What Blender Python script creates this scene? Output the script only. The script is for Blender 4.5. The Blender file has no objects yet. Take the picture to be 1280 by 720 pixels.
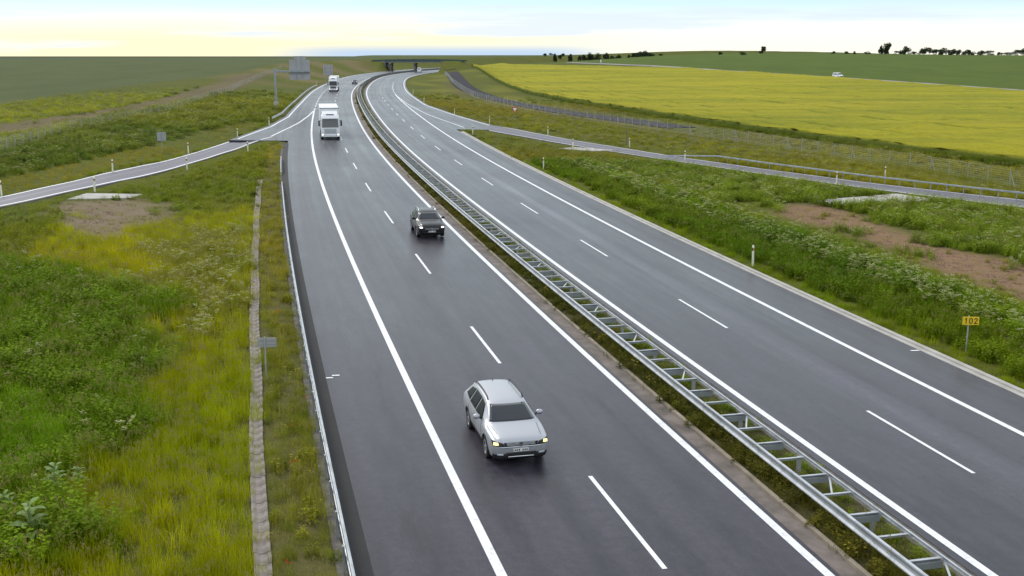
import bpy, bmesh, math, random
import numpy as np
from mathutils import Vector, Matrix
from mathutils.bvhtree import BVHTree

rng = np.random.default_rng(7)
random.seed(7)
scene = bpy.context.scene
COL = scene.collection
R = math.radians

# ------------------------------------------------------------------ camera, sky, sun, exposure
CH, PT, FP = 12.33, 0.211925, 1383.7          # camera height (m), downward pitch (rad), focal length in photo pixels
cd = bpy.data.cameras.new('camera')
cam = bpy.data.objects.new('camera', cd)
COL.objects.link(cam)
cam.location = (0, 0, CH)
cam.rotation_euler = (math.pi / 2 - PT, 0, 0)
cd.sensor_width = 36.0
cd.lens = FP / 1280 * 36.0
cd.clip_start = 0.3
cd.clip_end = 30000
scene.camera = cam

SUN_AZ, SUN_EL = R(-35), R(42)                 # azimuth from +Y towards +X
w = bpy.data.worlds.new('World')
scene.world = w
w.use_nodes = True
nt = w.node_tree
nt.nodes.clear()
def wn(t, **kw):
    n = nt.nodes.new(t)
    for k_, v_ in kw.items():
        setattr(n, k_, v_)
    return n
out = wn('ShaderNodeOutputWorld')
bg = wn('ShaderNodeBackground')
sky = wn('ShaderNodeTexSky', sky_type='NISHITA', sun_disc=False)
sky.sun_elevation = SUN_EL
sky.sun_rotation = SUN_AZ
sky.air_density = 1.0
sky.dust_density = 2.0
tc = wn('ShaderNodeTexCoord')
sep = wn('ShaderNodeSeparateXYZ')
nt.links.new(tc.outputs['Generated'], sep.inputs[0])
# even overcast veil: pale blue overhead, cream towards the horizon
ramp = wn('ShaderNodeValToRGB')
cr = ramp.color_ramp
while len(cr.elements) < 5:
    cr.elements.new(.5)
for e_, (p_, c_) in zip(cr.elements, ((0, (.93, .91, .78)), (.020, (.88, .91, .84)), (.040, (.55, .77, .83)), (.30, (.84, .88, .91)), (1.0, (.74, .79, .85)))):
    e_.position = p_
    e_.color = c_ + (1,)
nt.links.new(sep.outputs['Z'], ramp.inputs[0])
# warm glow low in the sky, left of the road
dotn = wn('ShaderNodeVectorMath', operation='DOT_PRODUCT')
nt.links.new(tc.outputs['Generated'], dotn.inputs[0])
dotn.inputs[1].default_value = (math.sin(R(-14)) * math.cos(R(.7)), math.cos(R(-14)) * math.cos(R(.7)), math.sin(R(.7)))
glow = wn('ShaderNodeMapRange', interpolation_type='SMOOTHSTEP')
glow.inputs['From Min'].default_value = .925
glow.inputs['From Max'].default_value = 1.0
nt.links.new(dotn.outputs['Value'], glow.inputs['Value'])
lowz = wn('ShaderNodeMapRange', interpolation_type='SMOOTHSTEP')
lowz.inputs['From Min'].default_value = .036
lowz.inputs['From Max'].default_value = .006
nt.links.new(sep.outputs['Z'], lowz.inputs['Value'])
gm = wn('ShaderNodeMath', operation='MULTIPLY')
nt.links.new(glow.outputs[0], gm.inputs[0])
nt.links.new(lowz.outputs[0], gm.inputs[1])
mixg = wn('ShaderNodeMix', data_type='RGBA')
nt.links.new(gm.outputs[0], mixg.inputs['Factor'])
nt.links.new(ramp.outputs[0], mixg.inputs['A'])
mixg.inputs['B'].default_value = (.97, .88, .56, 1)
# long flat cloud banks, stretched along the horizon
def cloud(scale, loc, lo, hi, zscale):
    mp = wn('ShaderNodeMapping')
    mp.inputs['Scale'].default_value = (scale, scale, scale * zscale)
    mp.inputs['Location'].default_value = loc
    nt.links.new(tc.outputs['Generated'], mp.inputs[0])
    n = wn('ShaderNodeTexNoise')
    n.inputs['Scale'].default_value = 1.0
    n.inputs['Detail'].default_value = 5
    n.inputs['Roughness'].default_value = .55
    nt.links.new(mp.outputs[0], n.inputs['Vector'])
    m = wn('ShaderNodeMapRange', interpolation_type='SMOOTHSTEP')
    m.inputs['From Min'].default_value = lo
    m.inputs['From Max'].default_value = hi
    nt.links.new(n.outputs['Fac'], m.inputs['Value'])
    return m
def mixw(fac, a, b):
    m = wn('ShaderNodeMix', data_type='RGBA')
    nt.links.new(fac, m.inputs['Factor'])
    nt.links.new(a, m.inputs['A'])
    if isinstance(b, tuple):
        m.inputs['B'].default_value = b + (1,)
    else:
        nt.links.new(b, m.inputs['B'])
    return m.outputs['Result']
def mul(a, b):
    m = wn('ShaderNodeMath', operation='MULTIPLY')
    for i_, q_ in enumerate((a, b)):
        if isinstance(q_, (int, float)):
            m.inputs[i_].default_value = q_
        else:
            nt.links.new(q_, m.inputs[i_])
    return m.outputs[0]
c1 = cloud(3.2, (3.1, .4, .2), .50, .66, 16)
col = mixw(mul(c1.outputs[0], .8), mixg.outputs['Result'], (.62, .73, .87))
# distant blue-grey cloud bank that sits on the horizon ahead
bank_dir = wn('ShaderNodeVectorMath', operation='DOT_PRODUCT')
nt.links.new(tc.outputs['Generated'], bank_dir.inputs[0])
bank_dir.inputs[1].default_value = (math.sin(R(-3.5)), math.cos(R(-3.5)), 0)
bf = wn('ShaderNodeMapRange', interpolation_type='SMOOTHSTEP')
bf.inputs['From Min'].default_value = .985
bf.inputs['From Max'].default_value = .9975
nt.links.new(bank_dir.outputs['Value'], bf.inputs['Value'])
c2 = cloud(5.0, (.3, 1.7, 0), .30, .62, 10)
bz = wn('ShaderNodeMapRange', interpolation_type='SMOOTHSTEP')
bz.inputs['From Min'].default_value = .008
bz.inputs['From Max'].default_value = -.003
nt.links.new(sep.outputs['Z'], bz.inputs['Value'])
col = mixw(mul(mul(bf.outputs[0], bz.outputs[0]), .95), col, (.42, .58, .78))
addn = wn('ShaderNodeMix', data_type='RGBA', blend_type='ADD')
addn.inputs['Factor'].default_value = .012
nt.links.new(col, addn.inputs['A'])
nt.links.new(sky.outputs[0], addn.inputs['B'])
nt.links.new(addn.outputs['Result'], bg.inputs['Color'])
bg.inputs['Strength'].default_value = 1.0
nt.links.new(bg.outputs[0], out.inputs[0])

sd = bpy.data.lights.new('sun', 'SUN')
sd.energy = 1.5
sd.angle = R(14)
sd.color = (1, .96, .88)
sun = bpy.data.objects.new('sun', sd)
COL.objects.link(sun)
dv = Vector((math.sin(SUN_AZ) * math.cos(SUN_EL), math.cos(SUN_AZ) * math.cos(SUN_EL), math.sin(SUN_EL)))
sun.rotation_euler = dv.to_track_quat('Z', 'Y').to_euler()
sun.location = dv * 100

scene.cycles.max_bounces = 5
scene.cycles.diffuse_bounces = 2
scene.cycles.glossy_bounces = 2
scene.cycles.transmission_bounces = 2
vs = scene.view_settings
vs.view_transform = 'Standard'
vs.look = 'None'
vs.exposure = 0.22
vs.gamma = 1.0
vs.use_curve_mapping = False

# ------------------------------------------------------------------ road alignment (fitted plan curve)
KS = np.array([0, 60, 120, 180, 240, 300, 360, 420, 480, 540, 600, 680, 800, 1000.])
KK = np.array([.000394, .000383, .000533, .000215, .000286, .000527, .00020, .00032, .0008, .00095, .001, .001, .001, .001])
KG = np.array([.004037, .003601, .002732, .002824, .001327, -.000215, -.002008, -.002818, -.002945, -.002387, -.00168, -.001175, -.0009, -.0008])
DS = 2.0
S = np.arange(-80, 1600, DS)
_i0 = int(round(80 / DS))
def _cum(a, base):
    c = np.concatenate([[0], np.cumsum(a[:-1] * DS)])
    return c - c[_i0] + base
TH = _cum(np.interp(S, KS, KK), -.235442)
RX = _cum(np.sin(TH), 9.694939)
RY = _cum(np.cos(TH), 24.125077)
RZ = _cum(np.interp(S, KS, KG), 0)
BANK = .0249
O_L1, O_LD, O_R1, O_L2, O_RD, O_R2 = -9.687, -5.757, -1.988, 1.944, 5.762, 9.685
def rp(s, o, dz=0.0):
    th = np.interp(s, S, TH)
    return (np.interp(s, S, RX) + o * np.cos(th), np.interp(s, S, RY) - o * np.sin(th), np.interp(s, S, RZ) - BANK * o + dz)
def heading(s):
    return float(np.interp(s, S, TH))
def so(x, y):
    x = np.atleast_1d(np.asarray(x, float)); y = np.atleast_1d(np.asarray(y, float))
    s = np.clip(y - 24, S[0], S[-1])
    for _ in range(14):
        th = np.interp(s, S, TH)
        d = (x - np.interp(s, S, RX)) * np.sin(th) + (y - np.interp(s, S, RY)) * np.cos(th)
        s = np.clip(s + d * .75, S[0], S[-1])
    th = np.interp(s, S, TH)
    o = (x - np.interp(s, S, RX)) * np.cos(th) - (y - np.interp(s, S, RY)) * np.sin(th)
    return s, o
def ray(u, v):
    a = (u - 640) / FP; b = (v - 360) / FP
    return np.array([a, math.cos(PT) - b * math.sin(PT), -(math.sin(PT) + b * math.cos(PT))])

def sm(a, b, x):
    t = np.clip((np.asarray(x, float) - a) / (b - a), 0, 1)
    return t * t * (3 - 2 * t)
def wobble(x, y):
    return (np.sin(x * .31 + 1.7 * np.sin(y * .13)) * np.cos(y * .23 + .6) * .5 + np.sin(x * .83 + y * .57) * .22 + np.sin(x * .09 - y * .071 + 2) * .6)

def Hbase(x, y):
    """surface of the place without the cut-outs under roads"""
    x = np.asarray(x, float); y = np.asarray(y, float)
    shp = np.broadcast(x, y).shape
    x = np.broadcast_to(x, shp).ravel(); y = np.broadcast_to(y, shp).ravel()
    s, o = so(x, y)
    r = np.hypot(x, y); az = np.arctan2(x, np.maximum(y, 1e-3))
    oc = np.where(np.abs(o) < 38, o, np.sign(o) * (38 + 14 * np.tanh((np.abs(o) - 38) / 14)))
    z = np.interp(s, S, RZ) - BANK * oc
    oL = np.interp(s, [0, 60, 90, 130, 180, 400], [-50, -43, -37, -25, -18, -17.5])
    oR = np.interp(s, [0, 60, 90, 125, 165, 230, 400], [75, 60, 47, 37, 26, 18, 17])
    PL = 1.1 + 5.4 * sm(170, 560, s)
    PR = -1.2 + 4.3 * sm(260, 600, s)
    z = z + (PL - z) * sm(0, -28, o - oL)
    z = z + (PR - z) * sm(0, 30, o - oR)
    # approach embankments of the overbridge
    z = z + (6.2 - z) * np.exp(-((s - 640) / 16) ** 4) * sm(15.5, 17.5, np.abs(o)) * (1 - np.where(o > 0, sm(26, 40, o), sm(60, 130, -o)))
    wR = sm(.02, .2, az)
    z = z + 5.8 * sm(430, 1150, r) * wR * (1 - .35 * sm(.22, .45, az))
    z = z - 45 * sm(1230, 3300, r) * (1 - sm(-.12, -.2, az)) - 45 * sm(790, 2600, r) * sm(-.12, -.2, az)
    # verges, ditch and berm
    near = 1 - sm(110, 170, s)
    z = z - .35 * near * sm(-16, -19, o) * (1 - sm(-24, -30, o))
    z = z + .35 * (1 - sm(60, 110, s)) * sm(14.5, 19, o) * (1 - sm(21, 24, o))
    z = z + .04 * wobble(x, y) * sm(15, 19, np.abs(o))
    return z.reshape(shp)

def at(u, v, dz=0.0):
    """where the view ray of a photo pixel meets the ground (+dz)"""
    d = ray(u, v)
    ts = 15 * (1.008 ** np.arange(0, 800))
    hit = CH + d[2] * ts - (Hbase(d[0] * ts, d[1] * ts) + dz)
    i = np.argmax(hit < 0)
    if not (hit < 0).any():
        i = len(ts) - 1
    a, b = ts[max(i - 1, 0)], ts[i]
    for _ in range(25):
        m = (a + b) / 2
        if CH + d[2] * m - (float(Hbase(d[0] * m, d[1] * m)) + dz) < 0: b = m
        else: a = m
    return np.array([d[0] * b, d[1] * b, CH + d[2] * b - dz])
def pts(L):
    return np.array([at(u, v)[:2] for u, v in L])

# ------------------------------------------------------------------ helpers
def link(o, parent=None):
    COL.objects.link(o)
    if parent is not None:
        o.parent = parent
    return o
def mesh(name, V, F, mat=None, parent=None, smooth=False, uv=None):
    me = bpy.data.meshes.new(name)
    me.from_pydata([tuple(map(float, v)) for v in V], [], [tuple(map(int, f)) for f in F])
    if mat is not None:
        me.materials.append(mat)
    if smooth:
        me.polygons.foreach_set('use_smooth', [True] * len(me.polygons))
    if uv is not None:
        l = me.uv_layers.new(name='UVMap')
        vi = np.zeros(len(me.loops), dtype=np.int32)
        me.loops.foreach_get('vertex_index', vi)
        l.data.foreach_set('uv', np.asarray(uv, dtype=np.float32)[vi].ravel())
    me.update()
    return link(bpy.data.objects.new(name, me), parent)
def tag(o, label=None, cat=None, group=None, kind=None):
    if label: o['label'] = label
    if cat: o['category'] = cat
    if group: o['group'] = group
    if kind: o['kind'] = kind
    return o
def empty(name, loc=(0, 0, 0), rz=0, label=None, cat=None, group=None):
    o = bpy.data.objects.new(name, None)
    o.empty_display_size = .2
    o.location = loc
    o.rotation_euler = (0, 0, rz)
    COL.objects.link(o)
    return tag(o, label, cat, group)
class MB:
    def __init__(self): self.V = []; self.F = []
    def add(self, V, F):
        n = len(self.V)
        self.V += [tuple(v) for v in V]
        self.F += [tuple(i + n for i in f) for f in F]
        return self
    def box(self, c, size, rz=0, M=None):
        sx, sy, sz = [q / 2 for q in size]
        V = [(x, y, z) for z in (-sz, sz) for y in (-sy, sy) for x in (-sx, sx)]
        if rz:
            ca, sa = math.cos(rz), math.sin(rz)
            V = [(x * ca - y * sa, x * sa + y * ca, z) for x, y, z in V]
        if M is not None:
            V = [tuple(M @ Vector(v)) for v in V]
        V = [(x + c[0], y + c[1], z + c[2]) for x, y, z in V]
        return self.add(V, [(0, 2, 3, 1), (4, 5, 7, 6), (0, 1, 5, 4), (2, 6, 7, 3), (0, 4, 6, 2), (1, 3, 7, 5)])
    def tube(self, P, r, n=8, r2=None):
        P = [Vector(p) for p in P]
        V = []; F = []
        for i, p in enumerate(P):
            d = (P[min(i + 1, len(P) - 1)] - P[max(i - 1, 0)]).normalized()
            a = d.orthogonal().normalized() if abs(d.z) > .9 else d.cross(Vector((0, 0, 1))).normalized()
            b = d.cross(a)
            rr = r if r2 is None else r + (r2 - r) * i / (len(P) - 1)
            for k_ in range(n):
                t = 2 * math.pi * k_ / n
                V.append(p + a * math.cos(t) * rr + b * math.sin(t) * rr)
        for i in range(len(P) - 1):
            for k_ in range(n):
                F.append((i * n + k_, i * n + (k_ + 1) % n, (i + 1) * n + (k_ + 1) % n, (i + 1) * n + k_))
        F.append(tuple(range(n))[::-1]); F.append(tuple(range((len(P) - 1) * n, len(P) * n)))
        return self.add(V, F)
    def disc_x(self, c, r0, r1, wdt, n=24):
        """ring/cylinder about the x axis, r0 inner radius"""
        V = []; F = []
        for i in range(n):
            t = 2 * math.pi * i / n
            for (rr, xx) in ((r0, -wdt / 2), (r1, -wdt / 2), (r1, wdt / 2), (r0, wdt / 2)):
                V.append((c[0] + xx, c[1] + rr * math.cos(t), c[2] + rr * math.sin(t)))
        for i in range(n):
            j = (i + 1) % n
            for a, b in ((0, 1), (1, 2), (2, 3), (3, 0)):
                F.append((i * 4 + a, j * 4 + a, j * 4 + b, i * 4 + b))
        return self.add(V, F)
    def build(self, name, mat, parent=None, smooth=False, bevel=0, seg=2):
        o = mesh(name, self.V, self.F, mat, parent, smooth)
        if bevel:
            m = o.modifiers.new('bevel', 'BEVEL'); m.width = bevel; m.segments = seg; m.limit_method = 'ANGLE'
        return o

# ------------------------------------------------------------------ materials
def mat(name, base=(.5, .5, .5), rough=.6, metal=0.0, emis=None, es=1.0, coat=0.0, spec=.5):
    m = bpy.data.materials.new(name)
    m.use_nodes = True
    b = m.node_tree.nodes['Principled BSDF']
    b.inputs['Base Color'].default_value = tuple(base) + (1,)
    b.inputs['Roughness'].default_value = rough
    b.inputs['Metallic'].default_value = metal
    b.inputs['Coat Weight'].default_value = coat
    b.inputs['Specular IOR Level'].default_value = spec
    if emis:
        b.inputs['Emission Color'].default_value = tuple(emis) + (1,)
        b.inputs['Emission Strength'].default_value = es
    return m
def nd(m, t, **kw):
    n = m.node_tree.nodes.new(t)
    for k_, v_ in kw.items(): setattr(n, k_, v_)
    return n
def lk(m, a, b): m.node_tree.links.new(a, b)
def bsdf(m): return m.node_tree.nodes['Principled BSDF']
def noise(m, scale, detail=4, rough=.55, vec=None, sc3=None):
    if sc3 is not None:
        mp = nd(m, 'ShaderNodeMapping'); mp.inputs['Scale'].default_value = sc3
        lk(m, vec, mp.inputs[0]); vec = mp.outputs[0]
    n = nd(m, 'ShaderNodeTexNoise')
    n.inputs['Scale'].default_value = scale; n.inputs['Detail'].default_value = detail; n.inputs['Roughness'].default_value = rough
    if vec is not None: lk(m, vec, n.inputs['Vector'])
    return n.outputs['Fac']
def mixc(m, fac, a, b, blend='MIX'):
    x = nd(m, 'ShaderNodeMix', data_type='RGBA', blend_type=blend)
    for nm, q in (('Factor', fac), ('A', a), ('B', b)):
        if isinstance(q, (int, float)): x.inputs[nm].default_value = q
        elif isinstance(q, tuple): x.inputs[nm].default_value = q + ((1,) if len(q) == 3 else ())
        else: lk(m, q, x.inputs[nm])
    return x.outputs['Result']
def rng_map(m, v, a, b, c=0.0, d=1.0):
    n = nd(m, 'ShaderNodeMapRange'); lk(m, v, n.inputs['Value'])
    for k_, q in zip(('From Min', 'From Max', 'To Min', 'To Max'), (a, b, c, d)): n.inputs[k_].default_value = q
    return n.outputs[0]
def bump(m, h, strength=.4, dist=.02):
    n = nd(m, 'ShaderNodeBump'); n.inputs['Strength'].default_value = strength; n.inputs['Distance'].default_value = dist
    lk(m, h, n.inputs['Height']); lk(m, n.outputs[0], bsdf(m).inputs['Normal'])
def objco(m): return nd(m, 'ShaderNodeTexCoord').outputs['Object']
def uvco(m): return nd(m, 'ShaderNodeTexCoord').outputs['UV']
def weathered(name, a, b, rough=.6, metal=0.0, scale=3.0, bs=.2):
    m = mat(name, a, rough, metal)
    co = objco(m)
    n1 = noise(m, scale, 5, .6, co)
    lk(m, mixc(m, rng_map(m, n1, .35, .7), a, b), bsdf(m).inputs['Base Color'])
    bump(m, noise(m, scale * 12, 3, .6, co), bs, .01)
    return m

def asphalt(name, a, b, wet=.40):
    m = mat(name, a, wet, spec=.28)
    uv = uvco(m)
    streak = noise(m, 1.0, 4, .6, uv, (1.1, .012, 1))
    patch = noise(m, 1.0, 5, .6, uv, (.12, .05, 1))
    grain = noise(m, 18.0, 3, .7, uv)
    f = mixc(m, .5, streak, patch)
    c = mixc(m, rng_map(m, f, .43, .57), a, b)
    # pale rubbed band beside the lane line of the far carriageway
    sp_ = nd(m, 'ShaderNodeSeparateXYZ'); lk(m, uv, sp_.inputs[0])
    mm_ = nd(m, 'ShaderNodeMath', operation='SUBTRACT'); lk(m, sp_.outputs[0], mm_.inputs[0]); mm_.inputs[1].default_value = 6.75
    ab_ = nd(m, 'ShaderNodeMath', operation='ABSOLUTE'); lk(m, mm_.outputs[0], ab_.inputs[0])
    bandf = rng_map(m, ab_.outputs[0], .1, 1.1, 1, 0)
    bn_ = nd(m, 'ShaderNodeMath', operation='MULTIPLY'); lk(m, bandf, bn_.inputs[0]); lk(m, rng_map(m, noise(m, 1.0, 5, .65, uv, (2.2, .06, 1)), .30, .62, .25, 1), bn_.inputs[1])
    c = mixc(m, bn_.outputs[0], c, tuple(min(1, q * 1.8) for q in b))
    wp_ = nd(m, 'ShaderNodeMath', operation='SINE'); w2_ = nd(m, 'ShaderNodeMath', operation='MULTIPLY'); lk(m, sp_.outputs[0], w2_.inputs[0]); w2_.inputs[1].default_value = 3.35; lk(m, w2_.outputs[0], wp_.inputs[0])
    w3_ = nd(m, 'ShaderNodeMath', operation='MULTIPLY'); lk(m, rng_map(m, wp_.outputs[0], -.2, 1), w3_.inputs[0]); lk(m, rng_map(m, noise(m, 1.0, 3, .6, uv, (.15, .02, 1)), .35, .6, .1, .75), w3_.inputs[1])
    c = mixc(m, w3_.outputs[0], c, tuple(q * .62 for q in a))
    fine = noise(m, 1.0, 5, .7, uv, (1.6, .35, 1))
    c = mixc(m, rng_map(m, fine, .42, .62, 0, .6), c, b)
    mott = noise(m, 3.2, 5, .75, uv)
    c = mixc(m, rng_map(m, mott, .40, .66, 0, .5), c, tuple(q * .7 for q in a))
    c = mixc(m, rng_map(m, grain, .3, .7, .0, .6), c, tuple(q * .40 for q in a))
    lk(m, c, bsdf(m).inputs['Base Color'])
    lk(m, rng_map(m, f, .3, .7, wet - .10, wet + .12), bsdf(m).inputs['Roughness'])
    bump(m, noise(m, 45.0, 2, .6, uv), .35, .008)
    return m
M = {}
M['asphalt'] = asphalt('asphalt', (.021, .0175, .026), (.074, .065, .086), .31)
M['asphalt_ramp'] = asphalt('asphalt_ramp', (.145, .137, .168), (.20, .19, .225), .55)
M['asphalt_dark'] = asphalt('asphalt_dark', (.026, .026, .028), (.04, .04, .042), .75)
M['asphalt_track'] = asphalt('asphalt_track', (.032, .029, .037), (.046, .042, .052), .9)
bsdf(M['asphalt_track']).inputs['Specular IOR Level'].default_value = .15
def paint_mat():
    m = mat('road_paint', (.82, .82, .84), .55)
    co = objco(m)
    lk(m, mixc(m, rng_map(m, noise(m, 5, 6, .8, co), .50, .74, 0, .7), (.80, .80, .82), (.34, .33, .35)), bsdf(m).inputs['Base Color'])
    return m
M['paint'] = paint_mat()
M['concrete'] = weathered('concrete', (.30, .25, .19), (.17, .14, .10), .85, 0, 1.3, .4)
M['concrete_pale'] = weathered('concrete_pale', (.46, .44, .41), (.34, .32, .29), .85, 0, .9, .3)
M['gutter'] = weathered('gutter_concrete', (.20, .165, .145), (.085, .07, .06), .9, 0, 1.1, .5)
M['stone'] = weathered('channel_stone', (.31, .265, .245), (.17, .145, .13), .9, 0, 2.6, .6)
M['galv'] = weathered('galvanised_steel', (.55, .57, .60), (.34, .36, .38), .42, .55, 2.0, .05)
M['galv_dark'] = weathered('galvanised_steel_dull', (.36, .39, .41), (.26, .28, .30), .5, .5, 2.0, .05)
M['sign_back'] = weathered('sign_back_aluminium', (.42, .41, .43), (.35, .34, .36), .5, .3, 1.0, .02)
M['barrier_far'] = weathered('shadow_grey_barrier', (.10, .105, .11), (.07, .075, .08), .8, 0, .6, .2)  # dark grey paints in the shadow along the far median barrier
M['plastic_white'] = mat('delineator_plastic', (.78, .76, .62), .5)
M['plastic_black'] = mat('black_plastic', (.015, .015, .016), .5)
M['reflector'] = mat('amber_reflector', (.75, .35, .05), .2)
M['wood'] = weathered('weathered_wood', (.22, .19, .15), (.14, .12, .09), .9, 0, 3, .3)
M['fence_post'] = weathered('grey_fence_post', (.42, .42, .38), (.30, .30, .27), .7, .2, 2, .1)
M['wire'] = mat('fence_wire', (.40, .41, .40), .5, .6)
M['sign_yellow'] = mat('sign_yellow', (.82, .55, .02), .45)
M['sign_black'] = mat('sign_black', (.02, .02, .02), .5)
M['sign_red'] = mat('sign_red', (.55, .02, .04), .4)
M['sign_white'] = mat('sign_white', (.8, .8, .8), .4)
M['silver'] = mat('silver_paint', (.46, .47, .50), .40, .6, coat=.25)
M['black_paint'] = mat('black_paint', (.007, .007, .009), .34, .0, coat=.35, spec=.35)
M['dark_paint'] = mat('dark_blue_paint', (.02, .023, .035), .35, .1, coat=.3)
M['white_paint'] = mat('white_paint', (.80, .81, .83), .35, 0, coat=.5)
M['white_box'] = weathered('white_trailer_skin', (.84, .85, .86), (.74, .75, .77), .5, 0, .5, .02)
M['glass'] = mat('car_glass', (.010, .014, .020), .04, 0, coat=.2, spec=.55)
M['side_glass'] = mat('side_glass', (.008, .009, .010), .25, 0, spec=.06)
M['screen_grey'] = mat('truck_windscreen', (.10, .105, .11), .08, 0, spec=.7)
M['rubber'] = mat('tyre_rubber', (.02, .02, .021), .85)
M['rim'] = mat('alloy_rim', (.45, .46, .48), .35, .8)
M['chrome'] = mat('chrome_trim', (.75, .76, .78), .18, .9)
M['cladding'] = mat('grey_cladding', (.022, .022, .024), .7, spec=.2)
M['lamp_yellow'] = mat('headlamp_yellow', (.9, .8, .3), .2, emis=(1, .82, .30), es=1.3)
M['lamp_white'] = mat('headlamp_white', (.9, .9, .9), .2, emis=(1, .98, .95), es=2.0)
M['lamp_clear'] = mat('headlamp_clear', (.55, .56, .58), .15, coat=1)
M['plate'] = mat('number_plate', (.75, .75, .73), .5)
M['rail_green'] = weathered('parapet_green', (.05, .10, .105), (.04, .08, .085), .7, 0, .3, .1)
M['bridge_conc'] = weathered('bridge_concrete', (.24, .235, .24), (.18, .175, .18), .85, 0, .3, .2)

# ------------------------------------------------------------------ ramps (world polylines read off the ground)
RL_out = pts([(0, 246.5), (62, 232.5), (125, 220), (200, 202), (253, 187.5), (297, 174.7), (339, 158)])
RL_in = pts([(0, 256.7), (118, 234), (200, 212.5), (253, 199), (297, 186.5), (339, 171)])
RR_out = pts([(1280, 250), (1162, 238), (1045, 223.5), (920, 206), (825, 193), (760, 182.5), (680, 168.5), (612, 156)])
RR_in = pts([(1280, 258.5), (1162, 245.5), (1045, 230), (920, 212), (825, 198), (760, 188.5), (680, 175.5), (612, 163)])
def smooth_line(P, n=60, deg=3):
    """smooth plan curve through noisy points, as a polynomial along the chord"""
    P = np.asarray(P); t = np.concatenate([[0], np.cumsum(np.hypot(*np.diff(P, axis=0).T))]); L = t[-1]; t = t / L
    q = np.linspace(0, 1, n)
    return np.stack([np.polyval(np.polyfit(t, P[:, i], deg), q) for i in (0, 1)], 1)
def extend(P, d, side=0):
    """carry a line on past its first point, in the direction it has there, bending a little"""
    v = (P[0] - P[4]); v /= np.hypot(*v)
    E = []
    p = P[0].copy()
    n = int(d / 3)
    for i in range(n):
        a = side * 3.0
        v = np.array([v[0] * math.cos(a) - v[1] * math.sin(a), v[0] * math.sin(a) + v[1] * math.cos(a)])
        p = p + v * 3.0
        E.append(p.copy())
    return np.concatenate([np.array(E[::-1]), P])
RL_out = extend(smooth_line(RL_out), 75, -.004); RL_in = extend(smooth_line(RL_in), 75, -.004)
RR_out = extend(smooth_line(RR_out), 75, .003); RR_in = extend(smooth_line(RR_in), 75, .003)
def resample(P, n):
    t = np.concatenate([[0], np.cumsum(np.hypot(*np.diff(P, axis=0).T))]); q = np.linspace(0, t[-1], n)
    return np.stack([np.interp(q, t, P[:, 0]), np.interp(q, t, P[:, 1])], 1)
def pair(out_, in_, n=90, eo=.7, ei=1.2):
    a, b = resample(out_, n), resample(in_, n)
    # widen: edges of the pavement beyond the painted lines
    d = a - b; d /= np.hypot(*d.T)[:, None]
    return a, b, a + d * eo, b - d * ei
RLa, RLb, RLA, RLB = pair(RL_out, RL_in)
RRa, RRb, RRA, RRB = pair(RR_out, RR_in, ei=.6)
def inpoly(x, y, P):
    x = np.asarray(x); y = np.asarray(y)
    ins = np.zeros(x.shape, bool)
    P = np.asarray(P); n = len(P)
    for i in range(n):
        x1, y1 = P[i]; x2, y2 = P[(i + 1) % n]
        c = ((y1 > y) != (y2 > y))
        with np.errstate(divide='ignore', invalid='ignore'):
            xi = (x2 - x1) * (y - y1) / (y2 - y1 + 1e-12) + x1
        ins ^= c & (x < xi)
    return ins
def dpoly(x, y, P, closed=False):
    """distance to a polyline"""
    x = np.asarray(x, float); y = np.asarray(y, float)
    best = np.full(x.shape, 1e9)
    P = np.asarray(P); n = len(P)
    for i in range(n if closed else n - 1):
        a = P[i]; d = P[(i + 1) % n] - a
        t = np.clip(((x - a[0]) * d[0] + (y - a[1]) * d[1]) / max(d @ d, 1e-9), 0, 1)
        best = np.minimum(best, np.hypot(x - a[0] - t * d[0], y - a[1] - t * d[1]))
    return best
POLY_RL = np.concatenate([RLA, RLB[::-1]])
POLY_RR = np.concatenate([RRA, RRB[::-1]])
def edgeL(s):   # paved edge of the carriageways incl. the merging ramps
    return np.where(s < 126, -12.75, np.interp(s, [126, 152, 177, 230, 265, 700], [-20.2, -16.4, -14.5, -13.6, -13.4, -13.4]))
def edgeR(s):
    return np.where(s < 151, 12.5, np.interp(s, [151, 162, 189, 226, 310, 700], [21.5, 20.0, 17.3, 14.7, 14.2, 14.0]))

# ground patches read from the photograph, as plan polygons
P_dirtR = pts([(955, 266), (985, 253), (1050, 258), (1105, 277), (1180, 307), (1280, 331), (1280, 372), (1215, 352), (1125, 314), (1050, 290)])
P_dirtR = np.concatenate([P_dirtR[:6], [P_dirtR[5] + (P_dirtR[5] - P_dirtR[4]) * 2, P_dirtR[6] + (P_dirtR[6] - P_dirtR[7]) * 2], P_dirtR[6:]])
P_dirtL = pts([(60, 262), (95, 252), (165, 249), (212, 256), (205, 275), (165, 300), (110, 296), (80, 280)])
P_fieldL = pts([(0, 131), (80, 119), (175, 106), (260, 97), (315, 88.5), (345, 80.5)])
P_trackL = pts([(0, 163), (60, 152), (150, 138), (230, 122), (285, 106), (318, 92)])
P_rape_near = pts([(590, 81.3), (600, 88), (619, 100.5), (638, 109.5), (661, 117), (692, 123.5), (731, 130.5), (775, 137), (850, 149), (920, 159.5), (1028, 175), (1152, 192), (1280, 207)])
P_rape_far = pts([(592, 80.6), (640, 82.3), (750, 84.6), (860, 87.2), (900, 90.3), (960, 93.6), (1028, 98), (1150, 107.4), (1280, 117)])
P_service = pts([(563, 87), (567, 94), (577, 106), (596, 117), (623, 125), (650, 130.5), (675, 135.5), (704, 140.5), (760, 148), (850, 160)])
LOCAL = pts([(712, 78.4), (726, 79), (788, 81.6), (860, 85.6), (900, 88.4), (960, 92), (1028, 96.4), (1150, 104.8), (1280, 114.2)])
v_ = LOCAL[-1] - LOCAL[-2]
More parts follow.
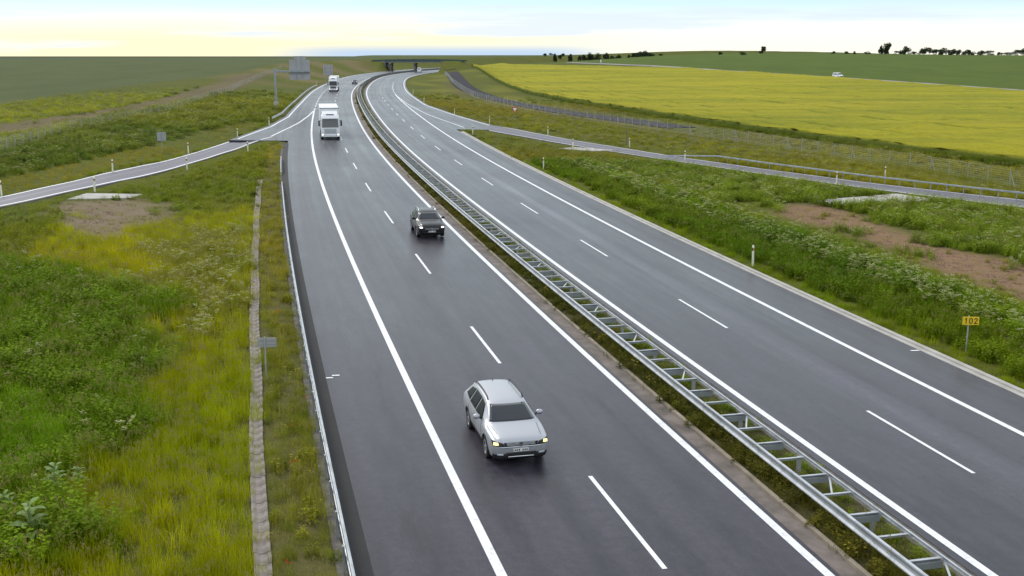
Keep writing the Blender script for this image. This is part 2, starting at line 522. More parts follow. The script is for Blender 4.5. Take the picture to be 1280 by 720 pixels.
LOCAL = np.concatenate([LOCAL, [LOCAL[-1] + v_, LOCAL[-1] + 2.2 * v_]])
v_ = P_rape_near[-1] - P_rape_near[-2]
NEAR = np.concatenate([P_rape_near, [P_rape_near[-1] + v_ * 1.5, P_rape_near[-1] + v_ * 3]])
v2_ = P_rape_far[-1] - P_rape_far[-2]
FAR = np.concatenate([P_rape_far, [P_rape_far[-1] + v2_ * .8, P_rape_far[-1] + v2_ * 1.5]])
POLY_RAPE = np.concatenate([NEAR, FAR[::-1]])
FENCE_R = pts([(556, 93), (566, 104), (580, 114.5), (593, 122), (620, 130), (643, 135), (701, 144.5), (755, 152), (819, 163), (877, 171.5), (922, 178), (1001, 190), (1087, 203), (1163, 214.5), (1233, 228), (1280, 237)])
v_ = FENCE_R[-1] - FENCE_R[-2]
FENCE_R = np.concatenate([FENCE_R, [FENCE_R[-1] + v_, FENCE_R[-1] + 2 * v_]])
FENCE_L = pts([(0, 193), (14, 187.5), (69, 169), (100, 162.5), (207, 142), (240, 131), (287, 115), (301, 107.5), (330, 95), (352, 86)])
v_ = FENCE_L[0] - FENCE_L[1]
FENCE_L = np.concatenate([[FENCE_L[0] + 5 * v_], FENCE_L])

def H(x, y):
    """terrain mesh: as Hbase but cut down under the paved surfaces"""
    x = np.asarray(x, float); y = np.asarray(y, float)
    z = Hbase(x, y)
    s, o = so(x.ravel(), y.ravel()); s = s.reshape(x.shape); o = o.reshape(x.shape)
    cut = sm(0, 1.0, o - (edgeL(s) - .5)) * sm(0, 1.0, (edgeR(s) + .6) - o)
    cut = np.where(s > 1000, 0, cut)
    nearr = (np.abs(o) < 120) & (s < 200)
    for P in (POLY_RL, POLY_RR):
        ins = np.zeros(x.shape)
        if nearr.any():
            xx, yy = x[nearr], y[nearr]
            i_ = inpoly(xx, yy, P); dd = dpoly(xx, yy, P, True)
            ins[nearr] = np.where(i_, np.clip(dd / .6, 0, 1), 0)
        cut = np.maximum(cut, ins)
    return z - .04 - .32 * cut

# ------------------------------------------------------------------ ground: one sheet to the horizon
def axis(lo, hi, step, far_lo, far_hi, grow):
    a = list(np.arange(lo, hi + 1e-6, step))
    st = step; q = hi
    while q < far_hi:
        st *= grow; q += st; a.append(q)
    st = step; q = lo; b = []
    while q > far_lo:
        st *= grow; q -= st; b.append(q)
    return np.array(b[::-1] + a)
gx = axis(-62, 75, 1.0, -7000, 7000, 1.06)
gy = axis(8, 165, 1.0, -300, 9000, 1.022)
GX, GY = np.meshgrid(gx, gy)
GZ = H(GX, GY)
nx, ny = len(gx), len(gy)
gs, go = so(GX.ravel(), GY.ravel()); gs = gs.reshape(GX.shape); go = go.reshape(GX.shape)

def zone_colour(x, y, s, o):
    """base colour of the soil and turf that the place has at a point"""
    n1 = .5 + .5 * np.clip(wobble(x * .8, y * .8), -1, 1)
    n2 = .5 + .5 * np.clip(wobble(x * .23 + 40, y * .17), -1, 1)
    c = np.zeros(x.shape + (3,)); c[:] = (.10, .12, .022)
    def mixin(c, col, f):
        return c + (np.asarray(col) - c) * np.clip(f, 0, 1)[..., None]
    c = mixin(c, (.105, .105, .020), n1 * .7)
    c = mixin(c, (.045, .075, .016), sm(-20, -24, o + 2 * (n2 - .5)) * (1 - sm(60, 80, s)) * .8)          # lush weeds low on the left
    c = mixin(c, (.125, .100, .045), sm(120, 150, s) * sm(14, 17, o) * (1 - sm(230, 300, s)) * .8 * n1)       # dry grass beside the right ramp
    c = mixin(c, (.14, .115, .055), sm(-15.6, -14.9, o) * (1 - sm(-13.2, -13, o)) * .7)                     # thin stony verge behind the guardrail
    r = np.hypot(x, y)
    hp = sm(215, 260, s) * (1 - sm(520, 600, s)) * sm(14, 17, o) * (1 - sm(40, 55, o))
    c = mixin(c, (.19, .185, .030), hp * np.clip(.25 + .9 * np.sin(x * .21 + 1.5 * np.sin(y * .045)) * np.cos(y * .06 + x * .1), 0, 1))
    c = mixin(c, (.16, .115, .045), hp * (1 - sm(250, 300, s)) * .7 * n1)
    bk = sm(300, 380, s) * (1 - sm(650, 700, s)) * sm(-15, -18, o) * (1 - sm(-40, -60, o))
    c = mixin(c, (.20, .150, .085), bk * (.35 + .5 * np.sin(s * .09 + .12 * o)))
    # fields
    d_f = dpoly(x, y, P_fieldL)
    sf, of = so(P_fieldL[:, 0], P_fieldL[:, 1])
    fo = np.interp(s, sf, of, left=of[0] - 4, right=of[-1])
    fL = sm(0, -3, o - fo) * (o < 0)
    c = mixin(c, (.088, .112, .050), fL)
    dt = dpoly(x, y, P_trackL)
    c = mixin(c, (.17, .125, .085), (1 - sm(3.0, 6.0, dt + 1.5 * (n1 - .5))) * .9)
    # far right: green crop beyond the local road
    dl = dpoly(x, y, LOCAL)
    ly = np.interp(x, LOCAL[:, 0], LOCAL[:, 1]) if LOCAL[0, 0] < LOCAL[-1, 0] else np.interp(x, LOCAL[::-1, 0], LOCAL[::-1, 1])
    fR = (sm(0, 6, y - ly) * (x > -40) * (o > 20)) * sm(250, 320, r)
    c = mixin(c, (.085, .135, .024), fR)
    c = mixin(c, (.11, .085, .045), (1 - sm(3, 9, dl)) * .8)
    for P, col, e in ((P_dirtR, (.29, .170, .115), 1.2), (P_dirtL, (.27, .20, .145), 1.6)):
        ins = inpoly(x, y, P); dd = dpoly(x, y, P, True) * np.where(ins, 1, -1)
        c = mixin(c, col, sm(-e, e, dd + 1.4 * (n1 - .5)) * .9)
    # bare ground along the fence behind the right ramp
    df = dpoly(x, y, FENCE_R)
    c = mixin(c, (.15, .115, .075), (1 - sm(2, 6, df)) * .55 * n2 * (r > 60))
    # far land
    c = mixin(c, (.06, .08, .05), sm(1300, 2500, r))
    return c
GC = zone_colour(GX, GY, gs, go)
idx = np.arange(nx * ny).reshape(ny, nx)
Fq = np.stack([idx[:-1, :-1].ravel(), idx[:-1, 1:].ravel(), idx[1:, 1:].ravel(), idx[1:, :-1].ravel()], 1)
def grid_mesh(name, X, Y, Z, colr, m):
    n_v = X.size
    me = bpy.data.meshes.new(name)
    me.vertices.add(n_v)
    me.vertices.foreach_set('co', np.stack([X.ravel(), Y.ravel(), Z.ravel()], 1).astype(np.float32).ravel())
    ny_, nx_ = X.shape
    idx = np.arange(n_v).reshape(ny_, nx_)
    F = np.stack([idx[:-1, :-1].ravel(), idx[:-1, 1:].ravel(), idx[1:, 1:].ravel(), idx[1:, :-1].ravel()], 1).astype(np.int32)
    me.loops.add(F.size); me.polygons.add(len(F))
    me.loops.foreach_set('vertex_index', F.ravel())
    me.polygons.foreach_set('loop_start', np.arange(0, F.size, 4, dtype=np.int32))
    me.polygons.foreach_set('loop_total', np.full(len(F), 4, dtype=np.int32))
    me.update(calc_edges=True)
    me.polygons.foreach_set('use_smooth', [True] * len(F))
    if colr is not None:
        a = me.attributes.new('Col', 'FLOAT_COLOR', 'POINT')
        a.data.foreach_set('color', np.concatenate([colr.reshape(-1, 3), np.ones((n_v, 1))], 1).astype(np.float32).ravel())
    me.materials.append(m)
    me.validate()
    return link(bpy.data.objects.new(name, me))
def ground_mat():
    m = mat('ground_turf', (.1, .1, .05), .95, spec=.05)
    co = objco(m)
    at_ = nd(m, 'ShaderNodeAttribute', attribute_name='Col').outputs['Color']
    n1 = noise(m, .55, 6, .62, co); n2 = noise(m, .05, 5, .6, co, (1.0, .45, 1)); n3 = noise(m, 4.0, 4, .7, co)
    c = mixc(m, rng_map(m, n1, .35, .7, 0, .55), at_, mixc(m, .75, at_, (.16, .15, .04)))
    c = mixc(m, rng_map(m, n3, .40, .65, .0, .5), c, mixc(m, .45, c, (.03, .035, .012)))
    c = mixc(m, rng_map(m, n2, .42, .68, 0, .5), c, mixc(m, .5, c, (.035, .055, .018)))
    lk(m, c, bsdf(m).inputs['Base Color'])
    bump(m, noise(m, 1.6, 6, .7, co), .8, .25)
    return m
M['ground'] = ground_mat()
ground = tag(grid_mesh('ground', GX, GY, GZ, GC, M['ground']), kind='structure')

# ------------------------------------------------------------------ carriageways and markings
def ribbon(name, m, parent, s0, s1, oa, ob, dz=0.0, ds=2.0, skirt=0.0, cols=1, ref=None):
    ss = np.linspace(s0, s1, max(2, int(round((s1 - s0) / ds)) + 1))
    a = oa(ss) if callable(oa) else np.full_like(ss, oa)
    b = ob(ss) if callable(ob) else np.full_like(ss, ob)
    V = []; UV = []; F = []
    nc = cols + 1
    ex = 2 if skirt else 0
    for i, s_ in enumerate(ss):
        os_ = [a[i] + (b[i] - a[i]) * j / cols for j in range(nc)]
        row = [(o_, dz) for o_ in os_]
        if skirt: row = [(os_[0] - .02, dz - skirt)] + row + [(os_[-1] + .02, dz - skirt)]
        for o_, z_ in row:
            V.append(rp(s_, o_, z_)); UV.append((o_, s_))
    n = nc + ex
    for i in range(len(ss) - 1):
        for j in range(n - 1):
            F.append((i * n + j, i * n + j + 1, (i + 1) * n + j + 1, (i + 1) * n + j))
    if skirt:
        F.append(tuple(range(n))[::-1]); F.append(tuple(range((len(ss) - 1) * n, len(ss) * n)))
    return mesh(name, V, F, m, parent, uv=UV)
SEND = 1100
roadL = tag(ribbon('road_left_carriageway', M['asphalt'], None, -40, 126, -12.75, -1.72, 0, 2, .45, 6), kind='structure')
roadL2 = tag(ribbon('road_left_carriageway_far', M['asphalt'], None, 126.0, SEND, edgeL, lambda s: np.full_like(s, -1.72), 0, 2, .45, 6), kind='structure')
roadR = tag(ribbon('road_right_carriageway', M['asphalt'], None, -40, 151, 1.55, 12.5, 0, 2, .45, 6), kind='structure')
roadR2 = tag(ribbon('road_right_carriageway_far', M['asphalt'], None, 151.0, SEND, lambda s: np.full_like(s, 1.55), edgeR, 0, 2, .45, 6), kind='structure')
ribbon('asphalt_edge_shadow', M['asphalt_dark'], roadL, -40, 122, -13.2, -12.62, .006, 2, .3)  # dark edge asphalt, its tone also painting in the guardrail's shadow
def edge_line(par, o, wd, s0, s1): return ribbon('edge_line', M['paint'], par, s0, s1, o - wd / 2, o + wd / 2, .005, 2)
edge_line(roadL, O_L1, .25, -40, 126); edge_line(roadL2, O_L1, .25, 126, 205)
edge_line(roadL, O_R1, .25, -40, 126); edge_line(roadL2, O_R1, .25, 126, 900)
edge_line(roadR, O_L2, .25, -40, 151); edge_line(roadR2, O_L2, .25, 151, 900)
edge_line(roadR, O_R2, .25, -40, 151); edge_line(roadR2, O_R2, .25, 151, 290)
ribbon('edge_line', M['paint'], roadL2, 128, 900, lambda s: edgeL(s) + .55, lambda s: edgeL(s) + .80, .005)
ribbon('edge_line', M['paint'], roadR2, 153, 900, lambda s: edgeR(s) - .80, lambda s: edgeR(s) - .55, .005)
def s_of(u, v):
    p = at(u, v); return float(so(p[0], p[1])[0][0])
sl0 = s_of(832, 711); sr0 = s_of(1212.5, 592)
for k_ in range(-2, 36):
    s_ = sl0 + 18 * k_
    ribbon('lane_dash', M['paint'], roadL if s_ + 6 < 126 else roadL2, s_, s_ + 6, O_LD - .066, O_LD + .066, .005, 3)
    s_ = sr0 + 18 * k_
    ribbon('lane_dash', M['paint'], roadR if s_ + 6 < 151 else roadR2, s_, s_ + 6, O_RD - .066, O_RD + .066, .005, 3)
for k_ in range(0, 12):      # broken line of the merging lanes
    s_ = 212 + 9 * k_
    ribbon('merge_dash', M['paint'], roadL2, s_, s_ + 4.5, O_L1 - .12, O_L1 + .12, .005, 3)
    s_ = 296 + 9 * k_
    ribbon('merge_dash', M['paint'], roadR2, s_, s_ + 4.5, O_R2 - .12, O_R2 + .12, .005, 3)
# small painted kilometre ticks on both shoulders
def tick(par, s, o0, o1):
    ribbon('shoulder_tick', M['paint'], par, s, s + .13, min(o0, o1), max(o0, o1), .012, .1)
tick(roadL, 18.72, -12.62, -12.36); tick(roadL, 19.0, -12.38, -12.1)
tick(roadR, 19.2, 12.05, 12.45)

# median: gutter, kerb, turf
gut = tag(ribbon('median_gutter', M['gutter'], None, -40, 900, -1.72, -1.18, -.012, 2, .3, 2), kind='structure')
tag(ribbon('median_kerb', M['concrete'], None, -40, 900, -1.18, -1.04, .07, 2, .4), kind='structure')
def turf_mat():
    m = mat('median_turf', (.06, .06, .02), .95, spec=.1)
    co = objco(m)
    lk(m, mixc(m, rng_map(m, noise(m, 1.3, 5, .65, co), .35, .7), (.040, .040, .014), (.095, .08, .035)), bsdf(m).inputs['Base Color'])
    bump(m, noise(m, 6, 5, .7, co), .8, .08)
    return m
M['turf'] = turf_mat()
tag(ribbon('median_ground', M['turf'], None, -40, 900, -1.04, 1.1, -.03, 2, .3, 3), kind='structure')
def gravel_mat():
    m = mat('gravel_strip', (.2, .18, .15), .95, spec=.2)
    co = objco(m)
    lk(m, mixc(m, rng_map(m, noise(m, 2.2, 6, .75, co), .35, .65), (.085, .08, .075), (.20, .18, .15)), bsdf(m).inputs['Base Color'])
    bump(m, noise(m, 14, 3, .7, co), 1.0, .06)
    return m
M['gravel'] = gravel_mat()
tag(ribbon('median_gravel', M['gravel'], None, -40, 900, 1.1, 1.55, -.015, 2, .3, 2), kind='structure')
# gutter kerb on the right edge
kerbR = tag(ribbon('kerb_right', M['concrete_pale'], None, -40, 146, 12.5, 12.78, .012, 2, .3), kind='structure')
ribbon('kerb_top', M['concrete_pale'], kerbR, -40, 146, 12.78, 13.02, .075, 2, .4)
tag(ribbon('verge_strip_left', M['gravel'], None, -40, 120, -13.45, -13.2, -.02, 2, .3), kind='structure')

def strip(name, m, parent, A, B, dz, skirt=.3, cols=3, kind=None):
    """pavement between two plan lines, laid on the ground"""
    A = np.asarray(A); B = np.asarray(B)
    n = len(A); L = np.concatenate([[0], np.cumsum(np.hypot(*np.diff((A + B) / 2, axis=0).T))])
    nc = cols + 1
    T = np.linspace(0, 1, nc)
    X = A[:, None, 0] + (B - A)[:, None, 0] * T; Y = A[:, None, 1] + (B - A)[:, None, 1] * T
    Z = Hbase(X, Y) + dz
    V = []; UV = []; F = []
    wd = np.hypot(*(B - A).T)
    for i in range(n):
        row = [(X[i, j], Y[i, j], Z[i, j], T[j] * wd[i]) for j in range(nc)]
        row = [(X[i, 0], Y[i, 0], Z[i, 0] - skirt, 0)] + row + [(X[i, -1], Y[i, -1], Z[i, -1] - skirt, wd[i])]
        for x, y, z, t in row: V.append((x, y, z)); UV.append((t, L[i]))
    k2 = nc + 2
    for i in range(n - 1):
        for j in range(k2 - 1): F.append((i * k2 + j, i * k2 + j + 1, (i + 1) * k2 + j + 1, (i + 1) * k2 + j))
    F.append(tuple(range(k2))[::-1]); F.append(tuple(range((n - 1) * k2, n * k2)))
    o = mesh(name, V, F, m, parent, uv=UV)
    # keep the top facing up
    me = o.data
    if len(me.polygons) > 2 and me.polygons[1].normal.z < 0: me.flip_normals()
    return tag(o, kind=kind)
def line_on(name, m, parent, P, wd, dz, shift=0.0):
    P = np.asarray(P); d = np.gradient(P, axis=0); d /= np.hypot(*d.T)[:, None]; nrm = np.stack([-d[:, 1], d[:, 0]], 1)
    return strip(name, m, parent, P + nrm * (shift - wd / 2), P + nrm * (shift + wd / 2), dz, .001, 1)
rampL = strip('ramp_road_left', M['asphalt_ramp'], None, RLA, RLB, -.006, .35, 4, 'structure')
rampR = strip('ramp_road_right', M['asphalt_ramp'], None, RRA, RRB, -.006, .35, 4, 'structure')
line_on('edge_line', M['paint'], rampL, RLa[:-3], .22, .006); line_on('edge_line', M['paint'], rampL, RLb, .22, .006)
line_on('edge_line', M['paint'], rampR, RRa[:-3], .2, .006); line_on('edge_line', M['paint'], rampR, RRb, .2, .006)
# painted line from the nose of the left gore, closing on the motorway edge line
nose = np.array([rp(s_, o_)[:2] for s_, o_ in zip(np.linspace(133, 196, 24), np.interp(np.linspace(133, 196, 24), [133, 150, 162, 180, 196], [-15.1, -13.0, -11.7, -10.5, -9.8]))])
line_on('edge_line', M['paint'], roadL2, nose, .25, .006)
nose = np.array([rp(s_, o_)[:2] for s_, o_ in zip(np.linspace(156, 275, 30), np.interp(np.linspace(156, 275, 30), [156, 190, 230, 275], [14.3, 11.6, 10.3, 9.75]))])
line_on('edge_line', M['paint'], roadR2, nose, .2, .006)

# concrete culvert slabs
def slab(name, P, th=.12, dz=.05, m='concrete_pale'):
    P = np.asarray(P); z = Hbase(P[:, 0], P[:, 1]); n = len(P)
    V = [(p[0], p[1], z_ + dz) for p, z_ in zip(P, z)] + [(p[0], p[1], z_ + dz - th - .25) for p, z_ in zip(P, z)]
    F = [tuple(range(n)), tuple(range(2 * n - 1, n - 1, -1))] + [(i, i + n, (i + 1) % n + n, (i + 1) % n) for i in range(n)]
    o = mesh(name, V, F, M[m])
    if o.data.polygons[0].normal.z < 0: o.data.flip_normals()
    b = o.modifiers.new('bevel', 'BEVEL'); b.width = .02
    return tag(o, kind='structure')
SLABS = [pts([(1017, 251), (1120, 242.6), (1174, 250.5), (1055, 257.5)]), pts([(84, 249.5), (108, 242), (178, 243.2), (163, 248)]), pts([(697, 186.2), (718, 184.2), (770, 188), (740, 188.9)])]
for q in SLABS: slab('culvert_slab', q)
# service track and local road
def offset(P, d):
    P = np.asarray(P); g_ = np.gradient(P, axis=0); g_ /= np.hypot(*g_.T)[:, None]
    return P + np.stack([-g_[:, 1], g_[:, 0]], 1) * d
SV = resample(P_service[::-1], 120); SV = smooth_line(SV, 120, 6)
strip('service_track', M['asphalt_track'], None, offset(SV, -3.2), offset(SV, 3.2), .10, .4, 2, 'structure')
LC = resample(LOCAL, 160)
M['local'] = weathered('local_road_surface', (.30, .28, .27), (.24, .22, .21), .9, 0, .05, .1)
strip('local_road', M['local'], None, offset(LC, -3.2), offset(LC, 3.2), .25, .6, 2, 'structure')

# ------------------------------------------------------------------ rapeseed field: a standing crop with a top and sides
def rape_mat():
    m = mat('rapeseed_bloom', (.4, .38, .02), .9, spec=.1)
    co = objco(m)
    n1 = noise(m, 1.0, 6, .62, co, (.020, .10, 1)); n2 = noise(m, 1.6, 5, .7, co); n3 = noise(m, 1.0, 4, .6, co, (.006, .03, 1))
    c = mixc(m, rng_map(m, n1, .42, .60), (.345, .315, .016), (.22, .225, .016))
    c = mixc(m, rng_map(m, n2, .45, .7, 0, .6), c, (.17, .185, .016))
    c = mixc(m, rng_map(m, n3, .5, .7, 0, .55), c, (.42, .345, .03))
    n4 = noise(m, 1.0, 6, .7, co, (.035, .42, 1))
    c = mixc(m, rng_map(m, n4, .56, .70, 0, .75), c, (.17, .18, .014))
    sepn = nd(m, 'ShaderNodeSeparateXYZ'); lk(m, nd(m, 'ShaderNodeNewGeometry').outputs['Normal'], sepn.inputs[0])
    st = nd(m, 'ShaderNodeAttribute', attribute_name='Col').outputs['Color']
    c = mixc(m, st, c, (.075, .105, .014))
    lk(m, c, bsdf(m).inputs['Base Color'])
    bump(m, noise(m, 2.2, 5, .7, co), .9, .35)
    return m
M['rape'] = rape_mat()
nU, nV = 420, 170
A_ = resample(NEAR, nU); B_ = resample(FAR, nU)
tv = np.concatenate([[0, 0.0], np.linspace(0, 1, nV) ** 1.7, [1.0]])
X = A_[:, 0][None, :] + (B_ - A_)[:, 0][None, :] * tv[:, None]
Y = A_[:, 1][None, :] + (B_ - A_)[:, 1][None, :] * tv[:, None]
wig = .5 * np.sin(X * .35 + 1.3 * np.sin(Y * .21)) + .35 * np.sin(X * 1.1 + Y * .7)
top = 1.0 + rng.normal(0, .07, X.shape) + .10 * np.sin(X * .05 + Y * .31) + .06 * wobble(X, Y)
# a few lodged furrows where the crop lies lower, running across the view
for (a0, k1, k2, ph, dep) in ((38., .040, 1.0, 0.0, .22), (51., -.03, 1.0, 1.3, .2)):
    top -= dep * np.exp(-((np.mod(Y + k1 * X * 8 + 4 * np.sin(X * .02 + ph), a0) - a0 / 2) / 1.1) ** 2) * (.5 + .5 * np.sin(X * .013 + ph * 3))
tram = np.zeros(X.shape)
for t0, ph in ((.035, 0.3), (.075, 2.0), (.13, 1.1), (.20, 4.0), (.285, 2.7), (.39, .5), (.52, 3.3), (.68, 5.1)):
    gate = np.clip(.55 + .9 * np.sin(np.arange(nU) * .045 + ph) * np.sin(np.arange(nU) * .017 + ph * 2), 0, 1)
    wob = t0 + .004 * np.sin(np.arange(nU) * .05 + ph)
    tram = np.maximum(tram, np.exp(-((tv[:, None] - wob[None, :]) / .0045) ** 2) * gate[None, :])
top -= .45 * tram
Zr = Hbase(X, Y)
Z = Zr + top
Z[0] = Zr[0] - .1; Z[1] = Zr[1] + .75; Z[2] = Zr[2] + .9; Z[-1] = Zr[-1] - .1
Y2 = Y.copy(); X2 = X.copy()
dn = (A_ - B_); dn /= np.hypot(*dn.T)[:, None]
jit = rng.normal(0, .35, nU)
for r_, e_ in ((0, .5), (1, .35), (2, 0.)):
    X2[r_] += dn[:, 0] * (jit + e_); Y2[r_] += dn[:, 1] * (jit + e_)
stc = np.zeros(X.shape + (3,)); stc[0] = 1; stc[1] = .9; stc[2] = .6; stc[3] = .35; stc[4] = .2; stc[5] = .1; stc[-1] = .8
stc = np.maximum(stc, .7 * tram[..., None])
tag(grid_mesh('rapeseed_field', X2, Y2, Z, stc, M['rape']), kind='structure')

# ------------------------------------------------------------------ drainage channel of single stones, left of the guardrail
chan = tag(empty('drainage_channel', rp(4, -15.17)), kind='structure')
chan.location = (0, 0, 0)
def block_mesh(name, L, W, T, m, taper=.02):
    b = MB(); b.box((0, 0, 0), (W, L, T))
    V = [(x * (1 - taper * 2 if z > 0 else 1), y * (1 - taper if z > 0 else 1), z) for x, y, z in b.V]
    # dished top: two rows, lower in the middle
    me = bpy.data.meshes.new(name)
    hw, hl, ht = W / 2, L / 2, T / 2
    xs = [-hw, -hw * .72, -hw * .3, hw * .3, hw * .72, hw]; zs = [ht, ht + .01, ht - .05, ht - .05, ht + .01, ht]
    V = []; F = []
    for y in (-hl, hl):
        for x, z in zip(xs, zs): V.append((x, y, z))
        V.append((hw, y, -ht)); V.append((-hw, y, -ht))
    n = 8
    for i in range(n): F.append((i, (i + 1) % n, n + (i + 1) % n, n + i))
    F = [f[::-1] for f in F]
    F.append(tuple(range(n))); F.append(tuple(range(2 * n - 1, n - 1, -1)))
    me.from_pydata(V, [], F); me.materials.append(m); me.update()
    return me
cmesh = [block_mesh('channel_stone', .612 * f, .42, .22, M['stone']) for f in (1, .99, .975)]
for k_ in range(150):
    s_ = -9 + k_ * .62
    if s_ > 82: break
    o = bpy.data.objects.new('channel_stone', random.choice(cmesh))
    o_ = -15.17 + .03 * math.sin(s_ * .4) + random.uniform(-.012, .012)
    x, y, z = rp(s_, o_)
    o.location = (x, y, float(Hbase(x, y)) + random.uniform(-.055, -.043))
    o.rotation_euler = (random.uniform(-.006, .006), random.uniform(-.012, .012), -heading(s_) + random.uniform(-.012, .012))
    link(o, chan)

# ------------------------------------------------------------------ guardrails
WB = [(.0, .445), (.05, .455), (.055, .49), (.012, .545), (.0, .60), (.012, .655), (.055, .71), (.05, .745), (.0, .755)]   # (towards traffic, height)
TB = [(.0, .655), (.045, .66), (.05, .705), (.045, .75), (.0, .755)]
def wbeam(name, P3, side, m, parent, prof=WB, thick=.006):
    """W-beam swept along a 3-D base line; side=+1: traffic on the right hand of the line"""
    P3 = np.asarray(P3, float); d = np.gradient(P3[:, :2], axis=0); d /= np.hypot(*d.T)[:, None]
    nr = np.stack([d[:, 1], -d[:, 0]], 1) * side
    V = []; F = []; n = len(prof)
    for i in range(len(P3)):
        for (t, h_) in prof: V.append((P3[i, 0] + nr[i, 0] * t, P3[i, 1] + nr[i, 1] * t, P3[i, 2] + h_))
        for (t, h_) in prof[::-1]: V.append((P3[i, 0] + nr[i, 0] * (t - .02), P3[i, 1] + nr[i, 1] * (t - .02), P3[i, 2] + h_ - .0))
    k2 = 2 * n
    for i in range(len(P3) - 1):
        for j in range(k2): F.append((i * k2 + j, i * k2 + (j + 1) % k2, (i + 1) * k2 + (j + 1) % k2, (i + 1) * k2 + j))
    F.append(tuple(range(k2))); F.append(tuple(range((len(P3) - 1) * k2, len(P3) * k2))[::-1])
    return mesh(name, V, F, m, parent, smooth=False)
def road_line(s0, s1, o, ds=2.0, dz=None):
    ss = np.linspace(s0, s1, max(2, int((s1 - s0) / ds) + 1))
    P = np.stack(rp(ss, np.full_like(ss, o)), 1)
    if dz is not None: P[:, 2] += np.interp(ss, dz[0], dz[1])
    return P
post_me = MB().box((0, 0, .13), (.055, .10, 1.12)).build('post', M['galv_dark'])
post_mesh = post_me.data; bpy.data.objects.remove(post_me)
def put(name, me, loc, rz, parent, scale=None):
    o = bpy.data.objects.new(name, me); o.location = loc; o.rotation_euler = (0, 0, rz)
    if scale: o.scale = scale
    return link(o, parent)
def seg_beams(par, s0, s1, o, side, seg, m, ds=2.0, dz=None):
    s_ = s0
    while s_ < s1 - .01:
        e = min(s_ + seg, s1); wbeam('beam', road_line(s_, e - .012, o, ds, dz), side, m, par); s_ = e
# left guardrail, galvanised, ending in a sunken terminal
g = empty('guardrail', (0, 0, 0), 0, 'long galvanised steel guardrail on the left edge of the left carriageway', 'guardrail')
seg_beams(g, -12, 72, -13.22, 1, 4.0, M['galv'], 2, ([0, 60, 72], [0, 0, -.05]))
wbeam('end_terminal', road_line(72, 80, -13.24, 1, ([72, 80], [-.05, -.62])), 1, M['galv'], g)
for k_ in range(42):
    s_ = -11 + 2 * k_
    x, y, z = rp(s_, -13.29); put('post', post_mesh, (x, y, z), -heading(s_), g)
g2 = empty('guardrail', (0, 0, 0), 0, 'short stub of steel guardrail beyond the long left guardrail', 'guardrail')
wbeam('beam', road_line(86, 100, -13.3, 1, ([86, 89, 97, 100], [-.45, 0, 0, -.3])), 1, M['galv'], g2)
for s_ in (89, 91, 93, 95, 97):
    x, y, z = rp(s_, -13.37); put('post', post_mesh, (x, y, z), -heading(s_), g2)

# median barrier: two rails tied by flat cross bars, brackets and posts
mb = empty('median_barrier', (0, 0, 0), 0, 'ladder shaped double steel barrier with cross bars along the median', 'crash barrier')
OA, OB = -.60, .36
for o_, sd_ in ((OA, -1), (OB, 1)):
    s_ = -14
    while s_ < 330:
        seg = 4.0 if s_ < 90 else 12.0
        e = s_ + seg; wbeam('beam', road_line(s_, e - .012, o_, 2), sd_, M['galv'], mb, WB if sd_ < 0 else TB); s_ = e
bw = OB - OA
bar_me = MB().box((0, 0, .70), (bw - .03, .085, .012)).box((0, .0365, .655), (bw - .03, .010, .09)).build('cross_bar', M['galv']); bar_mesh = bar_me.data; bpy.data.objects.remove(bar_me)
brk_me = MB().box((0, 0, .56), (bw - .05, .07, .16)).build('bracket', M['galv_dark']); brk_mesh = brk_me.data; bpy.data.objects.remove(brk_me)
mpost_me = MB().box((0, 0, .22), (.12, .07, .95)).build('post', M['galv']); mpost_mesh = mpost_me.data; bpy.data.objects.remove(mpost_me)
diag_me = MB().box((0, 0, .66), (.05, 1.25, .012)).build('brace', M['galv']); diag_mesh = diag_me.data; bpy.data.objects.remove(diag_me)
rest = MB()
for k_ in range(260):
    s_ = -13.5 + 1.333 * k_
    if s_ > 325: break
    x, y, z = rp(s_, (OA + OB) / 2); h_ = -heading(s_)
    if s_ < 135:
        put('cross_bar', bar_mesh, (x, y, z), h_, mb)
        if k_ % 2 == 0: put('bracket', brk_mesh, (x, y - .06, z), h_, mb)
        if k_ % 3 == 0:
            x2, y2, z2 = rp(s_ + .1, OB - .12); put('post', mpost_mesh, (x2, y2, z2), h_, mb)
        if k_ % 4 == 1:
            x2, y2, z2 = rp(s_ + .62, OB - .30); put('brace', diag_mesh, (x2, y2, z2), h_ - .45, mb)
    else:
        rest.box((x, y, z + .70), (bw - .03, .085, .012), h_)
        if k_ % 2 == 0: rest.box((x, y, z + .35), (.12, .07, .8), h_)
tag(rest.build('far_cross_bars', M['galv'], mb), kind='stuff')
# farther on a step barrier takes over, its dark colour standing in for shadow
CB = [(-.28, -.05), (-.28, .08), (-.14, .22), (-.09, .85), (.09, .85), (.14, .22), (.28, .08), (.28, -.05)]
def sweep(name, prof, P3, m, parent=None):
    P3 = np.asarray(P3, float); d = np.gradient(P3[:, :2], axis=0); d /= np.hypot(*d.T)[:, None]; nr = np.stack([d[:, 1], -d[:, 0]], 1)
    V = []; F = []; n = len(prof)
    for i in range(len(P3)):
        for t, h_ in prof: V.append((P3[i, 0] + nr[i, 0] * t, P3[i, 1] + nr[i, 1] * t, P3[i, 2] + h_))
    for i in range(len(P3) - 1):
        for j in range(n): F.append((i * n + j, i * n + (j + 1) % n, (i + 1) * n + (j + 1) % n, (i + 1) * n + j))
    F.append(tuple(range(n))); F.append(tuple(range((len(P3) - 1) * n, len(P3) * n))[::-1])
    return mesh(name, V, F, m, parent)
tag(sweep('median_shadow_wall', CB, road_line(332, 900, 0, 6), M['barrier_far']), 'low barrier wall coloured as dark shadow along the far curve of the median', 'barrier')

